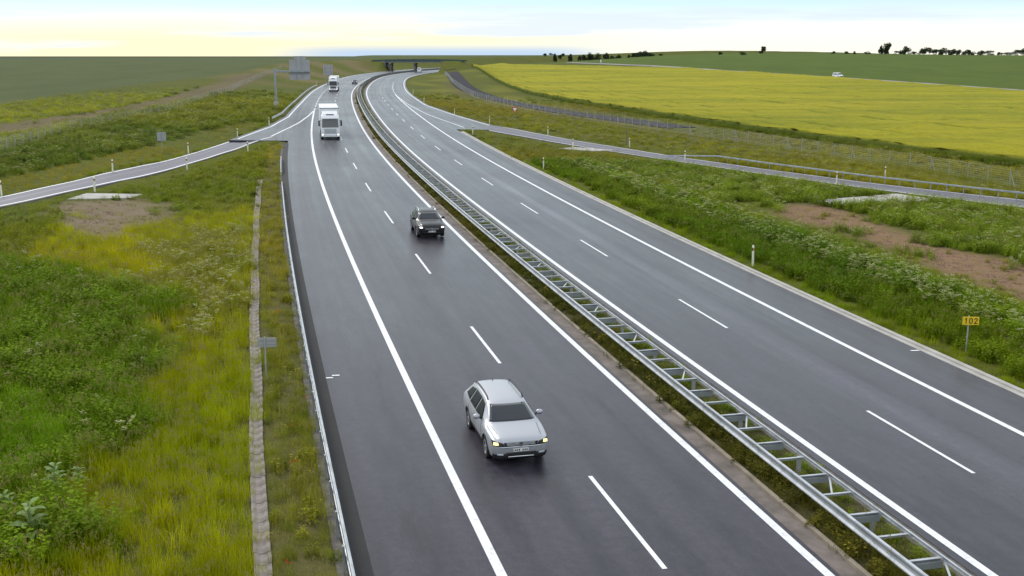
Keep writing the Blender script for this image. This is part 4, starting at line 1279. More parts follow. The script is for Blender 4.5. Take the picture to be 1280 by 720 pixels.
    if emblem == 'letters':
        em = ring_y((0, ye, zem), .058, .074, .02).build('emblem', M['chrome'], root)
        ring_y((0, ye - .006, zem), .001, .053, .012).build('emblem_back', M['cladding'], em)
        e = MB()
        for sg in ([((-.022, .044), (-.003, .006)), ((.022, .044), (.003, .006)), ((-.046, .018), (-.024, -.044)), ((-.024, -.044), (0, .0)), ((0, .0), (.024, -.044)), ((.024, -.044), (.046, .018))]):
            (xa, za), (xb, zb_) = sg; Lq = math.hypot(xb - xa, zb_ - za); an = math.atan2(zb_ - za, xb - xa)
            e.box(((xa + xb) / 2, ye + .004, zem + (za + zb_) / 2), (Lq + .008, .010, .011), 0, Matrix.Rotation(-an, 3, 'Y'))
        e.build('emblem_strokes', M['chrome'], em)
    elif emblem == 'star':
        zem = zg - .01
        em = ring_y((0, ye, zem), .062, .074, .02).build('emblem', M['chrome'], root)
        e = MB()
        for q in range(3):
            t = math.pi / 2 + q * 2 * math.pi / 3; e.box((.034 * math.cos(t), ye, zem + .034 * math.sin(t)), (.07, .012, .016), 0, Matrix.Rotation(-t, 3, 'Y'))
        e.build('emblem_star', M['chrome'], em)
    # tail lights
    for sx in (1, -1):
        patch('tail_light', [(sx * .50, .86), (sx * .80, .86), (sx * .80, .98), (sx * .52, .98)], 'rear', M['sign_red'], n=4, mm=3, lift=.01)
    return root
def place(s, o, towards=True):
    x, y, z = rp(s, o); h_ = heading(s)
    return (float(x), float(y), float(z)), (-h_ + math.pi if towards else -h_)
sF = 8.95
loc, rz = place(sF + 2.39, -7.55)
c_ = car('estate_car', 'silver estate car with roof rails and glowing yellow headlights, nearest on the left carriageway', 'car', EST, M['silver'], loc, rz, 'yellow', 'letters')
c_.rotation_euler[1] = 0
loc, rz = place(49.2 + 2.32, -3.95)
car('dark_car', 'black car with bright white headlights in the lane beside the median', 'car', GLC, M['black_paint'], loc, rz, 'white', 'star', rails=True, clad=False)
loc, rz = place(371 + 2.4, -3.6)
car('dark_car', 'tiny dark car far up the left carriageway, behind both trucks', 'car', EST, M['dark_paint'], loc, rz, 'white', 'none', rails=False, clad=False)

# ---- trucks
def prism(name, prof, wd, m, parent, bev=.07, taper=None):
    """profile in (y, z) extruded across x"""
    n = len(prof); V = []
    for sx in (-1, 1):
        for y_, z_ in prof:
            k_ = 1 if taper is None else taper(y_, z_)
            V.append((sx * wd / 2 * k_, y_, z_))
    F = [tuple(range(n)), tuple(range(2 * n - 1, n - 1, -1))] + [(i, i + n, (i + 1) % n + n, (i + 1) % n) for i in range(n)]
    o = mesh(name, V, F, m, parent)
    b = bmesh.new(); b.from_mesh(o.data); bmesh.ops.recalc_face_normals(b, faces=b.faces); b.to_mesh(o.data); b.free()
    if bev:
        md = o.modifiers.new('bevel', 'BEVEL'); md.width = bev; md.segments = 3; md.limit_method = 'ANGLE'
    return o
def truck(loc, rz, label, screen, grille_dark, low):
    t = empty('truck', loc, rz, label, 'truck')
    # front at y=0, body towards -y
    cabh = 3.45 if low else 3.75
    tp = lambda y_, z_: 1 - .10 * max(0, (z_ - 2.3) / 1.5)
    cab = prism('cab', [(0, .35), (.02, 1.05), (-.02, 1.55), (-.30, 2.72), (-.42, 2.95), (-.62, 3.15), (-2.2, 3.25), (-2.25, .9), (-1.7, .55), (-1.7, .35)], 2.48, M['white_paint'], t, .08, tp)
    prism('wind_deflector', [(-.62, 3.12), (-.85, cabh - .15), (-1.3, cabh + .1), (-2.2, cabh + .25), (-2.2, 3.2)], 2.05, M['white_paint'], t, .08)
    V = [(-1.10, -.015, 1.60), (1.10, -.015, 1.60), (1.02, -.292, 2.66), (-1.02, -.292, 2.66)]
    Vf = [(x_, y_ + .02, z_) for x_, y_, z_ in V] + [(x_, y_ - .03, z_) for x_, y_, z_ in V]
    mesh('windscreen', Vf, [(0, 1, 2, 3), (4, 7, 6, 5), (0, 4, 5, 1), (1, 5, 6, 2), (2, 6, 7, 3), (3, 7, 4, 0)], screen, t)
    MB().box((0, -.20, 2.78), (2.1, .34, .05)).build('sun_visor', M['plastic_black'] if not low else M['white_paint'], t, bevel=.01)
    MB().box((0, -.74, cabh - .22), (1.0, .10, .16)).build('roof_board', M['plastic_black'], t)
    gb = MB().box((0, .018, 1.12), (1.55, .05, .62)).build('grille', M['plastic_black'] if grille_dark else M['galv_dark'], t, bevel=.02)
    for q in range(4): MB().box((0, .05, .90 + .15 * q), (1.45, .03, .045)).build('grille_bar', M['galv_dark'] if grille_dark else M['white_paint'], gb)
    MB().box((0, .03, .52), (2.44, .14, .34)).build('bumper', M['white_paint'], t, bevel=.05)
    MB().box((0, .11, .50), (.52, .02, .11)).build('number_plate', M['plate'], t)
    for sx in (-1, 1):
        hl = MB().box((sx * .98, .075, .66), (.40, .10, .24)).build('headlight', M['lamp_clear'], t, bevel=.03)
        MB().box((sx * 1.02, .128, .66), (.20, .02, .14)).build('lamp', M['lamp_white'], hl)
        mr = MB().box((sx * 1.45, -.12, 2.15), (.22, .14, .75)).build('mirror', M['plastic_black'], t, bevel=.04)
        MB().tube([(sx * 1.16, -.25, 2.55), (sx * 1.42, -.12, 2.45)], .03, 6).tube([(sx * 1.2, -.2, 1.75), (sx * 1.42, -.12, 1.85)], .03, 6).build('mirror_arm', M['plastic_black'], mr)
        MB().box((sx * 1.215, -.85, 2.05), (.05, .9, .75)).build('side_window', M['glass'], t, bevel=.02)
        for yy in (-1.35, -4.9): wheel_t(t, sx, yy)
        for yy in (-9.6, -10.9, -12.2): wheel_t(t, sx, yy)
    tr = prism('trailer_box', [(-2.75, 1.15), (-2.75, 4.0), (-16.3, 4.0), (-16.3, 1.15)], 2.55, M['white_box'], t, .03)
    for yy in (-2.74, -16.25): MB().box((0, yy, 4.02), (2.58, .10, .10)).build('roof_rim', M['galv_dark'], tr)
    MB().box((0, -2.735, 2.6), (2.2, .05, 2.4)).build('bulkhead_panel', M['white_box'], tr)
    MB().box((0, -9.5, 1.0), (1.1, 13.2, .28)).box((0, -3.4, .75), (.95, 5.0, .3)).build('chassis', M['plastic_black'], t)
    for sx in (-1, 1): MB().box((sx * 1.2, -7.2, .75), (.05, 3.0, .6)).build('side_guard', M['galv_dark'], t)
    return t
def wheel_t(t, sx, yy):
    wh = empty('wheel', (sx * 1.08, yy, .5)); wh.parent = t
    MB().disc_x((0, 0, 0), .29, .5, .32, 22).build('tyre', M['rubber'], wh)
    MB().disc_x((sx * .05, 0, 0), .001, .30, .14, 18).build('rim', M['rim'], wh)
loc, rz = place(128.6, -7.2); truck(loc, rz, 'white box truck with pale grey windscreen, the nearer of two trucks', M['screen_grey'], False, True)
loc, rz = place(296.5, -7.3); truck(loc, rz, 'white truck with dark windscreen and grille, the farther of two trucks', M['glass'], True, False)

# ---- vans
def van(loc, rz, label, name='van', Lv=4.9, Hv=1.95):
    t = empty(name, loc, rz, label, 'van')
    k_ = Hv / 1.95
    tp = lambda y_, z_: 1 - .16 * max(0, (z_ - 1.0 * k_) / .95)
    prism('body', [(Lv / 2, .32), (Lv / 2, .70), (Lv / 2 - .15, .90), (Lv / 2 - 1.0, 1.12), (Lv / 2 - 1.75, 1.80 * k_), (Lv / 2 - 2.3, Hv), (-Lv / 2 + .35, Hv - .02), (-Lv / 2 + .05, 1.15), (-Lv / 2, .6), (-Lv / 2, .32)], 1.86, M['white_paint'], t, .09, tp)
    a, b = (Lv / 2 - 1.05, 1.17), (Lv / 2 - 1.70, 1.74 * k_)
    V = [(-.74, a[0], a[1]), (.74, a[0], a[1]), (.66, b[0], b[1]), (-.66, b[0], b[1])]
    Vf = [(x_, y_ + .03, z_ + .02) for x_, y_, z_ in V] + [(x_, y_ - .02, z_ - .02) for x_, y_, z_ in V]
    mesh('windscreen', Vf, [(0, 1, 2, 3), (4, 7, 6, 5), (0, 4, 5, 1), (1, 5, 6, 2), (2, 6, 7, 3), (3, 7, 4, 0)], M['glass'], t)
    MB().box((0, -Lv / 2 + .16, 1.45 * k_), (1.3, .06, .5)).build('rear_window', M['glass'], t)
    for sx in (-1, 1):
        for (y0, y1) in ((Lv / 2 - 2.35, Lv / 2 - 1.55), (Lv / 2 - 3.35, Lv / 2 - 2.45), (-Lv / 2 + .5, Lv / 2 - 3.45)):
            Mx = Matrix.Rotation(sx * -.16, 3, 'Y'); MB().box((sx * .855, (y0 + y1) / 2, 1.42 * k_), (.03, y1 - y0, .42), 0, Mx).build('side_window', M['glass'], t)
        for yy in (Lv / 2 - .9, -Lv / 2 + .95):
            wh = empty('wheel', (sx * .83, yy, .34)); wh.parent = t
            MB().disc_x((0, 0, 0), .2, .34, .22, 20).build('tyre', M['rubber'], wh); MB().disc_x((sx * .03, 0, 0), .001, .21, .14, 16).build('rim', M['rim'], wh)
        MB().box((sx * .70, Lv / 2 - .05, .78), (.3, .1, .16)).build('headlight', M['lamp_clear'], t, bevel=.02)
        MB().box((sx * .72, -Lv / 2 - .0, .85), (.16, .06, .34)).build('tail_light', M['sign_red'], t)
        MB().box((sx * 1.0, Lv / 2 - 1.55, 1.2), (.16, .1, .2)).build('mirror', M['plastic_black'], t, bevel=.02)
    MB().box((0, Lv / 2 + .02, .5), (1.5, .08, .25)).build('bumper', M['plastic_black'], t, bevel=.02)
    return t
ix = int(np.argmin(np.abs(LC[:, 0] / LC[:, 1] - (1034 - 640) / FP / math.cos(PT))))
dd = LC[ix + 1] - LC[ix]; pz = float(Hbase(LC[ix][0], LC[ix][1])) + .25
van((LC[ix][0], LC[ix][1], pz), math.atan2(dd[1], dd[0]) - math.pi / 2, 'white van driving along the local road behind the yellow field')
loc, rz = place(622, 5.7, False)
van(loc, rz, 'tiny white van on the right carriageway just before the far bridge', Lv=5.6, Hv=2.5)

# ------------------------------------------------------------------ trees on the skyline
def leaf_mat(name, a, b):
    m = mat(name, a, .8, spec=.2)
    n = nd(m, 'ShaderNodeTexNoise'); n.inputs['Scale'].default_value = .6
    lk(m, objco(m), n.inputs['Vector'])
    oi = nd(m, 'ShaderNodeObjectInfo').outputs['Random']
    c = mixc(m, rng_map(m, n.outputs['Fac'], .35, .65), a, b)
    c = mixc(m, rng_map(m, oi, 0, 1, 0, .35), c, tuple(q * .6 for q in a))
    lk(m, c, bsdf(m).inputs['Base Color'])
    return m
M['tree_leaf'] = leaf_mat('tree_foliage', (.028, .045, .022), (.05, .07, .028))
M['bark'] = weathered('tree_bark', (.06, .05, .04), (.04, .035, .03), .9, 0, 2, .4)
ORD = ['first', 'second', 'third', 'fourth', 'fifth', 'sixth', 'seventh', 'eighth', 'ninth', 'tenth', 'eleventh', 'twelfth', 'thirteenth', 'fourteenth', 'fifteenth', 'sixteenth', 'seventeenth', 'eighteenth', 'nineteenth', 'twentieth']
def skyline_tree(name, u, vtop, vbase, D, wpx, label, group, cat_='tree', bush=False):
    d = ray(u, vbase); t = D / d[1]
    x, y = d[0] * t, D
    z = float(Hbase(x, y)); q = D / FP
    zt = CH + ray(u, vtop)[2] * t            # top of the crown as seen
    h = max(zt - z, 2.5); wd = wpx * q
    o = empty(name, (x, y, z), random.uniform(0, 6), label, cat_, group)
    tk = MB().tube([(0, 0, -.5), (.1, .05, h * .3), (.0, .1, h * .62)], .05 * h * .45 + .08, 7, .06)
    for k_ in range(4):
        a = random.uniform(0, 6.28); hh = h * random.uniform(.25, .5)
        tk.tube([(0, 0, hh), (wd * .3 * math.cos(a), wd * .3 * math.sin(a), hh + h * .22)], .10, 5, .03)
    tk.build('trunk', M['bark'], o)
    nb = 13 if not bush else 9
    r_ = np.random.default_rng(int(u * 7 + wpx))
    V = []; F = []
    lo = .03 if not bush else -.05; wd *= 1.5
    for b_ in range(nb):
        a = r_.uniform(0, 6.28); rr = wd * .36 * math.sqrt(r_.uniform(0, 1)); hz_ = h * r_.uniform(lo + .12, .78)
        if b_ == 0: rr = 0; hz_ = h * .78
        shrink = 1 - .55 * max(0, (hz_ / h - .55) / .45)
        c = np.array([rr * shrink * math.cos(a), rr * shrink * math.sin(a), hz_]); cr_ = np.array([wd * .20, wd * .20, h * .25]) * r_.uniform(.7, 1.15)
        for l_ in range(110):
            v = r_.normal(size=3); v /= np.linalg.norm(v); p = c + v * cr_ * r_.uniform(.55, 1.05)
            n1 = r_.normal(size=3); n1 /= np.linalg.norm(n1); n2 = np.cross(n1, r_.normal(size=3)); n2 /= np.linalg.norm(n2)
            sz = r_.uniform(.22, .5) * (h / 10 + .4); i0_ = len(V)
            V += [p + n1 * sz, p + n2 * sz * .6, p - n1 * sz, p - n2 * sz * .6]; F.append((i0_, i0_ + 1, i0_ + 2, i0_ + 3))
    mesh('crown', V, F, M['tree_leaf'], o)
    return o
left_row = [(681, 69, 5, 1), (688, 71, 5, 1), (694, 67, 4, 0), (700, 68.3, 4, 0), (704.5, 68, 4.5, 0), (713, 67.2, 4, 0), (724, 70, 4, 1), (729.5, 68.6, 5, 0), (737, 66, 8, 0), (747, 66.4, 10, 0), (758, 66, 6, 0), (764, 69.5, 6, 1), (773, 68.3, 7, 1), (786, 68, 4, 0),
            (794, 66, 8, 0), (800, 64, 9, 0), (806, 63, 9, 0), (812, 66, 7, 0), (816, 68, 6, 1), (826, 68.6, 4, 1)]
for i, (u, vt, wp, bu) in enumerate(left_row):
    skyline_tree('skyline_tree', u, vt, 72.5, 1080 + 30 * math.sin(i * 2.1), wp, 'skyline tree, %s from the left in the row left of the hill' % ORD[i], 'row of trees left of the hill', bush=bool(bu))
right_row = [(1101, 56.6, 5, 0), (1110, 53, 10, 0), (1120, 63.5, 9, 1), (1131, 57.2, 9, 0), (1141, 64, 10, 1), (1153, 60.5, 9, 0), (1161, 59, 12, 0), (1170, 61.5, 8, 0), (1178, 59.6, 8, 0), (1185, 62, 8, 1), (1192, 61, 9, 0), (1199, 62, 7, 1), (1205, 64, 8, 1), (1211, 62, 8, 0),
             (1217, 64.5, 7, 1), (1226, 63, 9, 0), (1236, 63, 12, 0), (1249, 65, 6, 1), (1259, 65, 10, 1), (1271, 62, 11, 0), (1280, 60, 14, 0)]
for i, (u, vt, wp, bu) in enumerate(right_row):
    lb = 'last tree at the right edge of the picture on the hill skyline' if i == 20 else 'dark tree on the hill crest at right, %s from the left of that row' % ORD[i]
    skyline_tree('skyline_tree', u, vt, 69, 1110 + 25 * math.sin(i * 1.7), wp, lb, 'row of trees on the right hill', bush=bool(bu))
skyline_tree('lone_tree', 953, 57.6, 66, 1100, 8, 'lone round tree standing by itself on the crest of the green hill', None)
skyline_tree('field_bush', 928, 66, 70.5, 960, 9, 'dark round bush in the green field just left of the lone tree', None, 'bush', True)
skyline_tree('field_bush', 900, 69, 71.5, 980, 6, 'small dark bush low on the green hill, well left of the lone tree', None, 'bush', True)
for i, (u, vt, wp) in enumerate(((1042, 65.4, 5), (1058, 65.2, 6), (1068, 65.8, 4), (1085, 65.4, 7))):
    skyline_tree('hedge_bush', u, vt, 67.6, 1110, wp, 'low skyline bush, %s of the four small ones between lone tree and right row' % ORD[i], 'low bushes on the crest', 'bush', True)

# ------------------------------------------------------------------ grass, weeds and flowers
def veg_mat(name, col=None, trans=.35, rough=.75):
    m = bpy.data.materials.new(name); m.use_nodes = True
    b = bsdf(m); b.inputs['Roughness'].default_value = rough; b.inputs['Specular IOR Level'].default_value = .10
    if col is None:
        tint = nd(m, 'ShaderNodeAttribute', attribute_type='INSTANCER', attribute_name='tint').outputs['Color']
        oi = nd(m, 'ShaderNodeObjectInfo').outputs['Random']
        n = noise(m, 9.0, 2, .6, objco(m))
        c = mixc(m, rng_map(m, n, .35, .68, 0, .5), tint, mixc(m, .8, tint, tint, 'MULTIPLY'))
        hs = nd(m, 'ShaderNodeHueSaturation'); lk(m, c, hs.inputs['Color'])
        lk(m, rng_map(m, oi, 0, 1, .72, 1.3), hs.inputs['Value'])
        c = hs.outputs[0]
    else:
        rgb = nd(m, 'ShaderNodeRGB'); rgb.outputs[0].default_value = col + (1,); c = rgb.outputs[0]
    lk(m, c, b.inputs['Base Color'])
    tr = nd(m, 'ShaderNodeBsdfTranslucent'); lk(m, c, tr.inputs['Color'])
    mx = nd(m, 'ShaderNodeMixShader'); mx.inputs[0].default_value = trans
    lk(m, b.outputs[0], mx.inputs[1]); lk(m, tr.outputs[0], mx.inputs[2])
    lk(m, mx.outputs[0], m.node_tree.nodes['Material Output'].inputs['Surface'])
    return m
M['blade'] = veg_mat('grass_blades')
M['straw'] = veg_mat('straw_heads', (.30, .25, .10))
M['umbel'] = veg_mat('cream_umbels', (.46, .47, .22))
M['poppy'] = veg_mat('poppy_petals', (.60, .06, .02))
M['flower'] = veg_mat('small_yellow_flowers', (.55, .48, .06))
protos = bpy.data.collections.new('vegetation_kinds')       # only used as a source for the scatter
def proto(name, V, F, mi, mats):
    me = bpy.data.meshes.new(name); me.from_pydata([tuple(v) for v in V], [], F)
    for q in mats: me.materials.append(M[q])
    me.polygons.foreach_set('material_index', mi); me.update()
    o = bpy.data.objects.new(name, me); protos.objects.link(o); return o
pr = np.random.default_rng(3)
def blade(V, F, mi, base, az, h, bend, wd, m=0, seg=3):
    d = np.array([math.cos(az), math.sin(az), 0]); sd_ = np.array([-d[1], d[0], 0]); i0_ = len(V)
    for k_ in range(seg + 1):
        t = k_ / seg; p = base + d * bend * t * t * h + np.array([0, 0, h * (t - .25 * bend * t * t)])
        w_ = wd * (1 - t) ** .7 * .5
        if k_ == seg: V.append(p)
        else: V += [p - sd_ * w_, p + sd_ * w_]
    for k_ in range(seg - 1): F.append((i0_ + 2 * k_, i0_ + 2 * k_ + 1, i0_ + 2 * k_ + 3, i0_ + 2 * k_ + 2)); mi.append(m)
    F.append((i0_ + 2 * seg - 2, i0_ + 2 * seg - 1, i0_ + 2 * seg)); mi.append(m)
    return V[-1]
def leaf(V, F, mi, p, az, el, L, W, m=0):
    d = np.array([math.cos(az) * math.cos(el), math.sin(az) * math.cos(el), math.sin(el)]); sd_ = np.array([-math.sin(az), math.cos(az), 0]); i0_ = len(V)
    V += [p, p + d * L * .45 - sd_ * W / 2 + np.array([0, 0, .02 * L]), p + d * L + np.array([0, 0, -.18 * L]), p + d * L * .45 + sd_ * W / 2 + np.array([0, 0, .02 * L])]
    F.append((i0_, i0_ + 1, i0_ + 2, i0_ + 3)); mi.append(m)
def g_tuft(name, n, h0, h1, rad, wd, heads=0, hd='straw'):
    V, F, mi = [], [], []
    for k_ in range(n):
        r_ = rad * math.sqrt(pr.uniform()); a = pr.uniform(0, 6.28); base = np.array([r_ * math.cos(a), r_ * math.sin(a), -.05])
        blade(V, F, mi, base, pr.uniform(0, 6.28), pr.uniform(h0, h1), pr.uniform(.15, .7), wd * pr.uniform(.7, 1.3))
    for k_ in range(heads):
        r_ = rad * math.sqrt(pr.uniform()); a = pr.uniform(0, 6.28); base = np.array([r_ * math.cos(a), r_ * math.sin(a), 0])
        tip = blade(V, F, mi, base, pr.uniform(0, 6.28), h1 * pr.uniform(1.0, 1.3), pr.uniform(.05, .3), wd * .5, 0)
        for q in range(3): leaf(V, F, mi, tip - np.array([0, 0, .03 * q]), pr.uniform(0, 6.28), .9, .10, .02, 1)
    return proto(name, V, F, mi, ('blade', hd))
def g_weed(name, n, h, rad, ll, lw, umb=0, um='umbel', usz=.09):
    V, F, mi = [], [], []
    for k_ in range(n):
        r_ = rad * math.sqrt(pr.uniform()); a = pr.uniform(0, 6.28); base = np.array([r_ * math.cos(a), r_ * math.sin(a), -.05])
        hh = h * pr.uniform(.6, 1.1); az = pr.uniform(0, 6.28)
        tip = blade(V, F, mi, base, az, hh, pr.uniform(.05, .3), .018, 0, 2)
        nl = 9
        for q in range(nl):
            t = .2 + .8 * q / nl; p = base + (tip - base) * t
            leaf(V, F, mi, p, pr.uniform(0, 6.28), pr.uniform(-.2, .8), ll * pr.uniform(.6, 1.2) * (1.15 - .5 * t), lw * pr.uniform(.7, 1.2))
        if k_ < umb:
            for q in range(7):
                a2 = pr.uniform(0, 6.28); rr = usz * math.sqrt(pr.uniform()); p = tip + np.array([rr * math.cos(a2), rr * math.sin(a2), .05 + pr.uniform(-.015, .015)])
                s2 = usz * .38; i0_ = len(V)
                V += [p + np.array([s2, 0, 0]), p + np.array([0, s2, .01]), p + np.array([-s2, 0, 0]), p + np.array([0, -s2, .01])]; F.append((i0_, i0_ + 1, i0_ + 2, i0_ + 3)); mi.append(1)
    return proto(name, V, F, mi, ('blade', um))
g_tuft('a_short_grass', 46, .16, .38, .34, .014)
g_tuft('b_tall_grass', 44, .35, .80, .30, .013, 7)
g_weed('c_weed', 13, .55, .30, .15, .055)
g_weed('d_umbel', 12, .75, .32, .15, .05, 8)
g_weed('e_nettle', 18, .85, .34, .17, .07)
g_weed('f_poppy', 4, .45, .22, .08, .02, 4, 'poppy', .05)
g_tuft('g_dense_tall', 60, .45, .95, .30, .016, 3)
g_weed('h_flowers', 8, .55, .3, .11, .035, 6, 'flower', .05)
def g_stone(name):
    V, F, mi = [], [], []
    for k_ in range(9):
        a = pr.uniform(0, 6.28); r_ = .5 * math.sqrt(pr.uniform()); c = np.array([r_ * math.cos(a), r_ * math.sin(a), .01]); sz = pr.uniform(.03, .09); i0_ = len(V)
        P8 = [c + sz * np.array([math.cos(t) * pr.uniform(.7, 1.2), math.sin(t) * pr.uniform(.7, 1.2), -.3]) for t in np.arange(5) * 1.257] + [c + sz * np.array([math.cos(t) * .6, math.sin(t) * .6, pr.uniform(.3, .7)]) for t in np.arange(5) * 1.257 + .3]
        V += P8
        for q in range(5): F.append((i0_ + q, i0_ + (q + 1) % 5, i0_ + 5 + (q + 1) % 5, i0_ + 5 + q)); mi.append(0)
        F.append(tuple(i0_ + 5 + q for q in range(5))); mi.append(0)
    return proto(name, V, F, mi, ('soil_clod',))
M['soil_clod'] = weathered('soil_clods', (.30, .18, .13), (.18, .12, .09), .95, 0, 3, .4)
g_stone('i_stone')
KIND = {'short': 0, 'tall': 1, 'weed': 2, 'umbel': 3, 'nettle': 4, 'poppy': 5, 'dense': 6, 'flowers': 7, 'stone': 8}

def scatter_points(r0, r1, dens, half):
    n = int(half * (r1 * r1 - r0 * r0) * dens)
    r = np.sqrt(rng.uniform(r0 * r0, r1 * r1, n)); a = rng.uniform(-half, half, n)
    return r * np.sin(a), r * np.cos(a)
P_weed = pts([(-160, 330), (0, 322), (70, 345), (150, 352), (205, 385), (190, 430), (200, 500), (172, 540), (112, 562), (112, 620), (78, 700), (70, 719), (-200, 719)])
P_bright = pts([(-60, 500), (60, 500), (105, 560), (100, 590), (30, 600), (-60, 590)])
P_pale = pts([(190, 310), (260, 285), (318, 290), (318, 400), (270, 420), (205, 380)])
LODS = [(20, 46, 10., 1.0), (46, 80, 5.5, 1.15), (80, 140, 2.6, 1.55), (140, 330, .75, 2.3)]
AX, AY, AL = [], [], []
for r0, r1, de, sc in LODS:
    x, y = scatter_points(r0, r1, de, R(33)); AX.append(x); AY.append(y); AL.append(np.full(len(x), sc))
# denser rows where the photograph shows single tufts: median and the edge of the standing crop
n = 2600; s_ = rng.uniform(-8, 160, n) ** 1.0; x, y, _ = rp(s_, rng.uniform(-.92, 1.05, n)); AX.append(x); AY.append(y); AL.append(np.full(n, .62))
q = resample(NEAR[4:-1], 2600); AX.append(q[:, 0] + rng.normal(0, .7, 2600)); AY.append(q[:, 1] - np.abs(rng.normal(.5, .8, 2600))); AL.append(np.full(2600, 1.25))
for Pq, nn in ((GRL, 700), (FENCE_R[8:], 700)):
    q = resample(Pq, nn); AX.append(q[:, 0] + rng.normal(0, .8, nn)); AY.append(q[:, 1] + rng.normal(0, .8, nn)); AL.append(np.full(nn, 1.3))
VX = np.concatenate(AX); VY = np.concatenate(AY); VL = np.concatenate(AL)
vs_, vo_ = so(VX, VY)
rr_ = np.hypot(VX, VY)
med = (vo_ > -1.0) & (vo_ < 1.12)
ok = med | (vo_ < edgeL(vs_) - .62) | (vo_ > edgeR(vs_) + .62)
for P in (POLY_RL, POLY_RR):
    ok &= ~inpoly(VX, VY, P); ok &= dpoly(VX, VY, P, True) > .18
for P in SLABS: ok &= ~inpoly(VX, VY, P)
ok &= ~inpoly(VX, VY, POLY_RAPE) | (dpoly(VX, VY, NEAR) < .6)
ok &= dpoly(VX, VY, SV) > 3.6
_sf, _of = so(P_fieldL[:, 0], P_fieldL[:, 1])
ok &= ~(vo_ < np.interp(vs_, _sf, _of, left=_of[0] - 4, right=_of[-1]) + rng.normal(0, 1.2, len(VX)))
ok &= ~((dpoly(VX, VY, P_trackL) < 4.2 + rng.normal(0, .7, len(VX))) & (rng.uniform(size=len(VX)) > .06))
ok &= rng.uniform(size=len(VX)) < 1 - sm(215, 330, rr_)
ok &= ~((np.abs(vo_ + 15.17) < .27) & (vs_ < 84) & (rng.uniform(size=len(VX)) > .13))
VX, VY, VL, vs_, vo_, rr_, med = [q[ok] for q in (VX, VY, VL, vs_, vo_, rr_, med)]
N = len(VX)
kind = np.zeros(N, int); scl = np.ones(N); tint = np.zeros((N, 3)); keep = np.ones(N, bool)
U1, U2, U3 = rng.uniform(size=N), rng.uniform(size=N), rng.uniform(size=N)
lump = .5 + .5 * np.clip(wobble(VX * 1.1, VY * 1.1), -1, 1)                     # patchiness of the sward
lump2 = .5 + .5 * np.clip(wobble(VX * .35 + 9, VY * .35), -1, 1)
def setz(mask, kinds, s0, s1, ta, tb, kp=1.0, by=None):
    m_ = np.where(mask)[0]
    if not len(m_): return
    ks_ = np.array([KIND[a] for a, _ in kinds]); pp = np.cumsum([b for _, b in kinds]); pp = pp / pp[-1]
    kind[m_] = ks_[np.searchsorted(pp, U1[m_])]
    scl[m_] = s0 + (s1 - s0) * U2[m_]
    f = (np.clip(.35 * U3[m_] + .65 * (lump if by is None else by)[m_], 0, 1))[:, None]
    tint[m_] = np.array(ta) * (1 - f) + np.array(tb) * f
    keep[m_] = rng.uniform(size=len(m_)) < kp
L_ = vo_ < 0; Rt = vo_ > 0
jx, jy = rng.normal(0, .45, N) + 1.1 * np.sin(VY * .7), rng.normal(0, .45, N) + 1.1 * np.sin(VX * .9 + 1)
inP = lambda P: inpoly(VX + jx, VY + jy, P)
# left side
setz(L_, [('short', 3), ('tall', 2), ('weed', 2)], .8, 1.15, (.085, .115, .018), (.150, .145, .025))
beyond = L_ & (vo_ < np.interp(vs_, [0, 60, 75, 90, 110, 130, 160, 240], [-60, -38, -33, -30, -24, -20, -17, -14.5]))
setz(beyond, [('short', 3), ('tall', 2), ('nettle', 2), ('umbel', .7)], .7, 1.3, (.050, .085, .014), (.170, .165, .040), by=lump2)
setz(L_ & (vo_ > -28) & (vs_ < 62) & ~inP(P_weed), [('tall', 4), ('short', 3), ('dense', 1.5)], .65, 1.0, (.150, .175, .006), (.255, .220, .010))
setz(inP(P_pale), [('tall', 3), ('umbel', 1.5), ('weed', 2)], .7, 1.0, (.11, .13, .02), (.21, .19, .05))
setz(inP(P_weed), [('nettle', 4), ('weed', 3), ('dense', 4), ('tall', 1.2), ('umbel', .2)], .7, 1.4, (.048, .085, .010), (.110, .150, .014), by=lump2)
setz(inP(P_bright), [('dense', 3), ('weed', 3)], .8, 1.1, (.075, .13, .012), (.12, .18, .014))
setz(L_ & (vo_ > -15.0) & (vs_ < 120), [('short', 3), ('tall', 3.2), ('weed', 1), ('poppy', .10), ('flowers', .25)], .45, .85, (.090, .110, .020), (.22, .18, .05), .8)
setz(inP(P_dirtL), [('short', 3), ('stone', 3)], .4, .9, (.10, .11, .03), (.16, .14, .05), .34)
dRL = dpoly(VX, VY, RLA)
setz(beyond & (dRL < 6.5), [('short', 4), ('tall', 1)], .45, .75, (.115, .120, .022), (.20, .155, .055), .85)
setz(beyond & (vo_ < -45) & (dpoly(VX, VY, P_trackL) > 4), [('short', 3), ('tall', 3), ('umbel', 1)], .6, 1.0, (.10, .125, .025), (.24, .225, .060), by=lump2)
